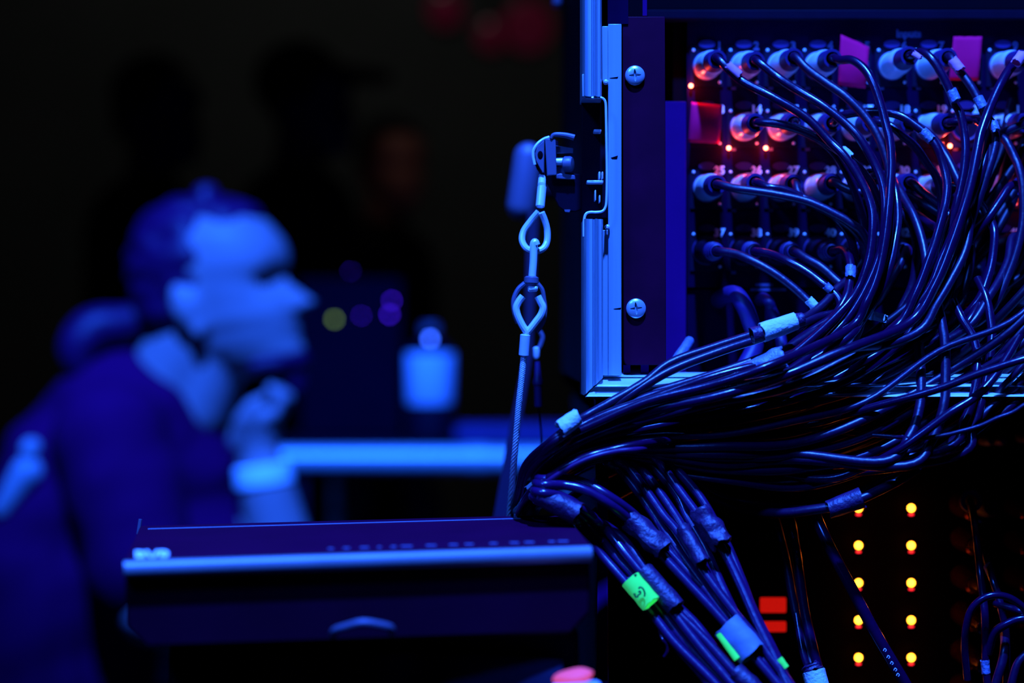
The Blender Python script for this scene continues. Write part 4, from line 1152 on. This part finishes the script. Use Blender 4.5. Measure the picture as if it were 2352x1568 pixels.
# palm and fingers closed under the chin
PK = P(588, 985, DP - .03)
m.capsule(WR2, PK, 0.030, 0.034, 0.8)
m.capsule(P(562, 1010, DP - .04), P(602, 990, DP - .04), 0.024, 0.022)
for i, (dx, dy) in enumerate([(0, -0.030), (6, -0.010), (4, 0.010), (-4, 0.028)]):
    L = [0.92, 1.0, 0.96, 0.8][i]
    a = P(578 + dx, 972, DP - .03 + dy)
    b = a + Vector((0.034 * L, 0, 0.012))
    c = b + Vector((0.012 * L, 0, 0.024))
    e = c + Vector((-0.018 * L, 0, 0.012))
    finger(m, [a, b, c, e], 0.0105, 0.0080)
finger(m, [P(556, 1000, DP - .055), P(556, 962, DP - .066), P(576, 932, DP - .066), P(598, 918, DP - .060)], 0.0125, 0.0090)
# near arm reaching down behind the flat case
SH1 = P(255, 1010, DP - .13)
EL1 = P(350, 1400, DP - .16)
WR1 = P(640, 1500, DP - .12)
m.capsule(SH1, EL1, 0.060, 0.046)
m.capsule(EL1, WR1, 0.045, 0.029)
m.capsule(WR1, WR1 + Vector((0.075, 0, -0.01)), 0.030, 0.030)
for i in range(4):
    a = WR1 + Vector((0.085, 0.028 - 0.018 * i, -0.012))
    finger(m, [a, a + Vector((0.036, 0, -0.006)), a + Vector((0.058, 0, -0.022)), a + Vector((0.064, 0, -0.040))], 0.0100, 0.0078)
a = WR1 + Vector((0.03, -0.030, 0))
finger(m, [a, a + Vector((0.030, -0.018, -0.006)), a + Vector((0.055, -0.014, -0.015))], 0.0115, 0.0088)
obj('body', fuse(m, 'body', 0.0055, 3), SKIN, person)
# shirt
m = MB()
m.capsule(P(300, 1005, DP + .05), P(190, 1250, DP + .05), 0.128, 0.140, 1.28)
m.capsule(P(345, 935, DP + .04), P(290, 1050, DP + .05), 0.075, 0.125, 1.3)
m.capsule(P(190, 1250, DP + .05), P(80, 1700, DP + .05), 0.137, 0.152, 1.2)
m.capsule(P(430, 1100, DP + .04), P(470, 1240, DP + .04), 0.065, 0.085, 1.2)
m.capsule(P(300, 1010, DP + .02), P(440, 1080, DP + .04), 0.09, 0.075, 1.3)
m.capsule(P(255, 1010, DP - .12), P(325, 1300, DP - .15), 0.078, 0.074)
m.capsule(SH2, SH2.lerp(EL2, 0.55), 0.075, 0.070)
m.capsule(P(250, 900, DP + .05), P(140, 1060, DP + .05), 0.06, 0.085, 1.3)
m.capsule(P(150, 1080, DP - .02), P(70, 1300, DP - .02), 0.085, 0.11, 1.3)
m.capsule(P(70, 1300, DP - .02), P(40, 1650, DP), 0.12, 0.14, 1.2)
me = fuse(m, 'shirt', 0.0075, 5)
for vv in me.vertices:
    q = vv.co
    vv.co = q + vv.normal * (0.007 * noise.noise(Vector((q.x * 9 + q.z * 12, q.y * 4, q.z * 16 - q.x * 10))))
obj('shirt', me, SHIRT, person)
# trousers
m = MB()
m.capsule(P(110, 1640, DP + .05), P(80, 1760, DP + .05), 0.140, 0.150, 1.2)
for sy in (-0.10, 0.12):
    hip = Vector((P(80, 0, DP).x, DP + .05 + sy, hipz))
    knee = hip + Vector((0.42, 0, -0.02))
    m.capsule(hip, knee, 0.100, 0.078)
    m.capsule(knee, Vector((knee.x + 0.02, knee.y, 0.12)), 0.076, 0.060)
obj('trousers', fuse(m, 'trousers', 0.010, 3), DARK_CLOTH, person)
for sy in (-0.10, 0.12):
    a = Vector((P(80, 0, DP).x + 0.44, DP + .05 + sy, 0.052))
    m = MB()
    m.capsule(a + Vector((-0.03, 0, 0.012)), a + Vector((0.19, 0, -0.008)), 0.052, 0.042)
    m.v = [(x, y, max(0.001, z)) for x, y, z in m.v]
    m.build('shoe', DARK_CLOTH, person, angle=80)


def hl(x, y, z):
    return H + (rot @ Vector((x, y, z))) * 1.06


m = MB()
m.ball(hl(-.034, 0, .032), (.092, .084, .100), 28, 20, rot)
m.ball(hl(-.060, 0, .010), (.062, .076, .090), 24, 16, rot)
m.ball(hl(.010, 0, .074), (.066, .062, .046), 24, 16, rot)
m.capsule(hl(-.070, 0, -.045), hl(-.040, 0, -.010), .030, .045)
m.ball(P(474, 458, DP - .02), (.020, .022, .024), 14, 10)
me = fuse(m, 'hair', 0.005, 2)
for vv in me.vertices:
    q = vv.co
    vv.co = q + vv.normal * (0.006 * noise.noise(Vector((q.x * 28, q.y * 46, q.z * 50))))
obj('hair', me, HAIR, person)
m = MB()
pt = catmull([hl(-.095, 0, -.020), P(280, 745, DP), P(215, 758, DP - .01), P(180, 800, DP - .02), P(186, 850, DP - .02), P(215, 905, DP - .01)], 8)
m.tube(pt, lambda t: 0.020 + 0.016 * math.sin(math.pi * min(1, t * 1.1)) - 0.008 * t, 14)
obj('ponytail', fuse(m, 'ponytail', 0.005, 2), HAIR, person)
m = MB()
m.ball(hl(.078, 0, -.108), (.026, .034, .020), 16, 12, rot)
m.capsule(hl(.074, 0, -.112), hl(.076, 0, -.138), .027, .018)
for sy in (-1, 1):
    m.capsule(hl(.070, .030 * sy, -.108), hl(.040, .046 * sy, -.108), .014, .010)
obj('beard', fuse(m, 'beard', 0.004, 2), HAIR, person)
m = MB()
bc, bt = P(604, 1082, DP - .03), (P(596, 1010, DP - .03) - P(612, 1120, DP - .03)).normalized()
m.lathe(bc - bt * 0.020, bt, [(0, 0.036), (0.003, 0.0405), (0.026, 0.0395), (0.030, 0.034)], 28)
m.build('wristband', mat('pale_wristband', (0.85, 0.9, 0.9), 0.6, noise_scale=80, noise_amt=0.1), person)
m = MB()
m.ball(P(72, 1032, DP - .12), (.014, .030, .016), 16, 10)
m.capsule(P(62, 1085, DP - .13), P(5, 1170, DP - .13), .022, .014)
obj('shoulder_patch', fuse(m, 'shoulder_patch', 0.004, 2), mat('pale_patch', (0.26, 0.27, 0.30), 0.7, noise_scale=50, noise_amt=0.2), person)


def bystander(label, px, py, d, facing, cap=False, hgt=None):
    h = P(px, py, d)
    root = thing('person', label, 'person', (h.x, d, 0), 'people standing in the dark behind')
    m = MB()
    r = head_mesh(m, h, 0, facing)
    m.capsule(h + Vector((-.02, 0, -.08)), h + Vector((-.03, 0, -.18)), .052, .062)
    base = h + Vector((-.03, 0, -.30))
    m.capsule(base, base + Vector((0, 0, -.34)), .125, .125, 1.4)
    hip = base + Vector((0, 0, -.40))
    for s in (-1, 1):
        k = Vector((hip.x, hip.y + .10 * s, 0.48))
        an = Vector((hip.x, hip.y + .10 * s, 0.09))
        m.capsule(Vector((hip.x, hip.y + .09 * s, hip.z)), k, .085, .060)
        m.capsule(k, an, .056, .040)
        m.capsule(an, an + Vector((.14 * math.cos(facing), .14 * math.sin(facing), -.05)), .042, .032)
        sh = base + Vector((0, .17 * s, .05))
        el = sh + Vector((.03, .05 * s, -.29))
        wr = el + Vector((.06, 0, -.24))
        m.capsule(sh, el, .056, .044)
        m.capsule(el, wr, .042, .028)
        m.capsule(wr, wr + Vector((.01, 0, -.08)), .032, .028)
        for q in range(4):
            a = wr + Vector((.01 + (q - 1.5) * .017, 0, -.10))
            finger(m, [a, a + Vector((0, 0, -.035)), a + Vector((.006, 0, -.062))], .010, .008)
        a = wr + Vector((.03, 0, -.05))
        finger(m, [a, a + Vector((.022, 0, -.03)), a + Vector((.026, 0, -.05))], .011, .009)
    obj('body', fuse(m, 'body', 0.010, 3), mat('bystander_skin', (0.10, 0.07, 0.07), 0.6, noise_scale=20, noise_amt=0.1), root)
    m = MB()
    m.capsule(base + Vector((0, 0, .03)), base + Vector((0, 0, -.36)), .140, .142, 1.42)
    m.capsule(base + Vector((0, 0, .10)), base, .075, .12, 1.3)
    for s in (-1, 1):
        sh = base + Vector((0, .17 * s, .05))
        m.capsule(sh, sh + Vector((.03, .05 * s, -.22)), .072, .064)
    obj('pullover', fuse(m, 'pullover', 0.012, 4), DARK_CLOTH, root)
    m = MB()
    for s in (-1, 1):
        m.capsule(Vector((hip.x, hip.y + .09 * s, hip.z + .02)), Vector((hip.x, hip.y + .10 * s, .14)), .105, .068)
    obj('trousers', fuse(m, 'trousers', 0.012, 3), DARK_CLOTH, root)
    m = MB()
    m.ball(h + r @ Vector((-.025, 0, .045)), (.100, .086, .092), 24, 16, r)
    if cap:
        m.capsule(h + r @ Vector((.05, -.04, .062)), h + r @ Vector((.165, -.03, .052)), .022, .012)
        m.capsule(h + r @ Vector((.05, .04, .062)), h + r @ Vector((.165, .03, .052)), .022, .012)
        m.capsule(h + r @ Vector((.05, 0, .064)), h + r @ Vector((.175, 0, .054)), .024, .012)
        obj('cap', fuse(m, 'cap', 0.007, 3), DARK_CLOTH, root)
    else:
        m.ball(h + r @ Vector((-.05, 0, .005)), (.070, .080, .085), 24, 16, r)
        obj('hair', fuse(m, 'hair', 0.007, 2), DARK_CLOTH, root)


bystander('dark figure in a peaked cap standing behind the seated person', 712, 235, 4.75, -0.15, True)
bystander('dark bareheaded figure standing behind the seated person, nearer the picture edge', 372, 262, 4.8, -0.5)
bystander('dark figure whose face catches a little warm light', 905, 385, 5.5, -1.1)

# ================================================================== background equipment
rl = thing('barrier', 'round aluminium barrier tube behind the seated person', 'barrier', (P(900, 0, 3.42).x, 3.42, 0))
RZ = P(0, 1055, 3.42).z
xa, xb = P(330, 0, 3.42).x, P(1330, 0, 3.42).x
MB().tube([Vector((xa, 3.42, RZ)), Vector((xb, 3.42, RZ))], 0.0205, 20).build('tube_rail', ALU, rl)
for x in (xa, xb):
    MB().tube([Vector((x, 3.42, RZ)), Vector((x, 3.42, 0.0))], 0.0195, 16).build('post', ALU, rl)
MB().tube([Vector((xa, 3.42, 0.3)), Vector((xb, 3.42, 0.3))], 0.0195, 16).build('tube_rail', ALU, rl)
MB().tube([Vector((P(1070, 0, 3.42).x, 3.42, RZ)), Vector((P(1120, 0, 3.42).x, 3.42, RZ))], 0.0225, 20).build('tube_joint', ALU, rl)

dk = thing('equipment_desk', 'dark desk behind the barrier carrying a bottle and equipment', 'desk', (P(950, 0, 3.9).x, 3.9, 0))
DZ = P(0, 1010, 3.7).z
dx0, dx1 = P(640, 0, 3.7).x, P(1400, 0, 3.7).x
MB().box((dx0, 3.55, DZ - 0.03), (dx1, 4.05, DZ)).build('desk_top', PLY, dk, bevel=0.003)
for x in (dx0 + .02, dx1 - .06):
    for y in (3.58, 3.98):
        MB().box((x, y, 0), (x + .04, y + .04, DZ - 0.03)).build('leg', PLY, dk)
fd_ = MB().box(*pix_box(978, 1400, 975, 1008, 3.62, 3.80)).build('flat_box', mat('violet_box', (0.030, 0.008, 0.11), 0.7, noise_scale=20, noise_amt=0.2), None, bevel=0.004)
fd_.location.z = DZ
tag(fd_, 'low dark violet box lying on the desk beside the bottle', 'box')
eq = thing('equipment_box', 'dark equipment box on the desk with tiny coloured lights', 'equipment', (P(820, 0, 3.85).x, 3.85, DZ))
MB().box((P(690, 0, 3.8).x, 3.78, DZ), (P(925, 0, 3.8).x, 4.03, P(0, 640, 3.8).z)).build('box_shell', mat('dusky_box', (0.003, 0.0005, 0.006), 0.7, 0.0, 0.02, noise_scale=10, noise_amt=0.2), eq, bevel=0.006)
for (px, py, me_, r) in [(768, 733, GREEN_LED, 0.0040), (988, 778, BLUE_GLINT, 0.0022), (985, 762, VIOLET_LED, 0.0030), (900, 690, VIOLET_LED, 0.0026), (895, 722, VIOLET_LED, 0.0030), (830, 725, VIOLET_LED, 0.0018), (806, 622, VIOLET_LED, 0.0012)]:
    if px < 930:
        MB().ball(P(px, py, 3.777), r, 10, 8).build('tiny_light', me_, eq)
bt_ = thing('bottle', 'pale bottle with a small bright blue glint on its cap standing on the desk', 'bottle', (P(988, 0, 3.60).x, 3.60, DZ))
bo = Vector((P(988, 0, 3.60).x, 3.60, DZ))
MB().lathe(bo, (0, 0, 1), [(0, .036), (.004, .040), (.060, .040), (.064, .038)], 28).build('bottle_base', PLY, bt_)
MB().lathe(bo + Vector((0, 0, .064)), (0, 0, 1), [(0, .0385), (.002, .0395), (.082, .0395), (.084, .0385)], 28).build('label_band', mat('pale_label', (0.45, 0.50, 0.60), 0.6, noise_scale=30, noise_amt=0.1), bt_)
MB().lathe(bo + Vector((0, 0, .148)), (0, 0, 1), [(0, .038), (.012, .032), (.024, .016), (.034, .013)], 24).build('bottle_neck', PLY, bt_)
MB().lathe(bo + Vector((0, 0, .182)), (0, 0, 1), [(0, .0145), (.012, .0145), (.014, .012)], 20).build('cap', TRIM, bt_)
MB().ball(P(988, 778, 3.575), 0.0042, 10, 8).build('cap_glint', BLUE_GLINT, bt_)  # glowing ball stands in for the blue glint on the cap
# red stage lamps far behind
for (px, py, r, s, lab) in [(1022, 22, .060, 1.0, 'dim red stage lamp, leftmost of the three hanging far behind'), (1128, 82, .055, .7, 'dim red stage lamp, lowest of the three hanging far behind'), (1212, 60, .085, .8, 'dim red stage lamp closest to the aluminium frame')]:
    c = P(px, py, 7.0 + (0.45 if px == 1128 else 0))
    root = thing('stage_lamp', lab, 'lamp', c, 'red stage lamps far behind')
    MB().lathe(c + Vector((0, .004, 0)), (0, 1, 0), [(0, r * 1.02), (.02, r * 1.1), (.18, r * .9), (.24, r * .5), (.25, .01)], 24).build('housing', DARK_CLOTH, root)
    MB().lathe(c, (0, -1, 0), [(-.004, r * .98), (0, r * .98), (.012, r * .7), (.018, .01)], 24).build('lens', LENS_RED, root)
    MB().tube([c + Vector((0, .1, r)), c + Vector((0, .1, 6.0 - c.z))], .012, 8).build('hanger', DARK_CLOTH, root)
bpy.data.scenes.remove(TMP)
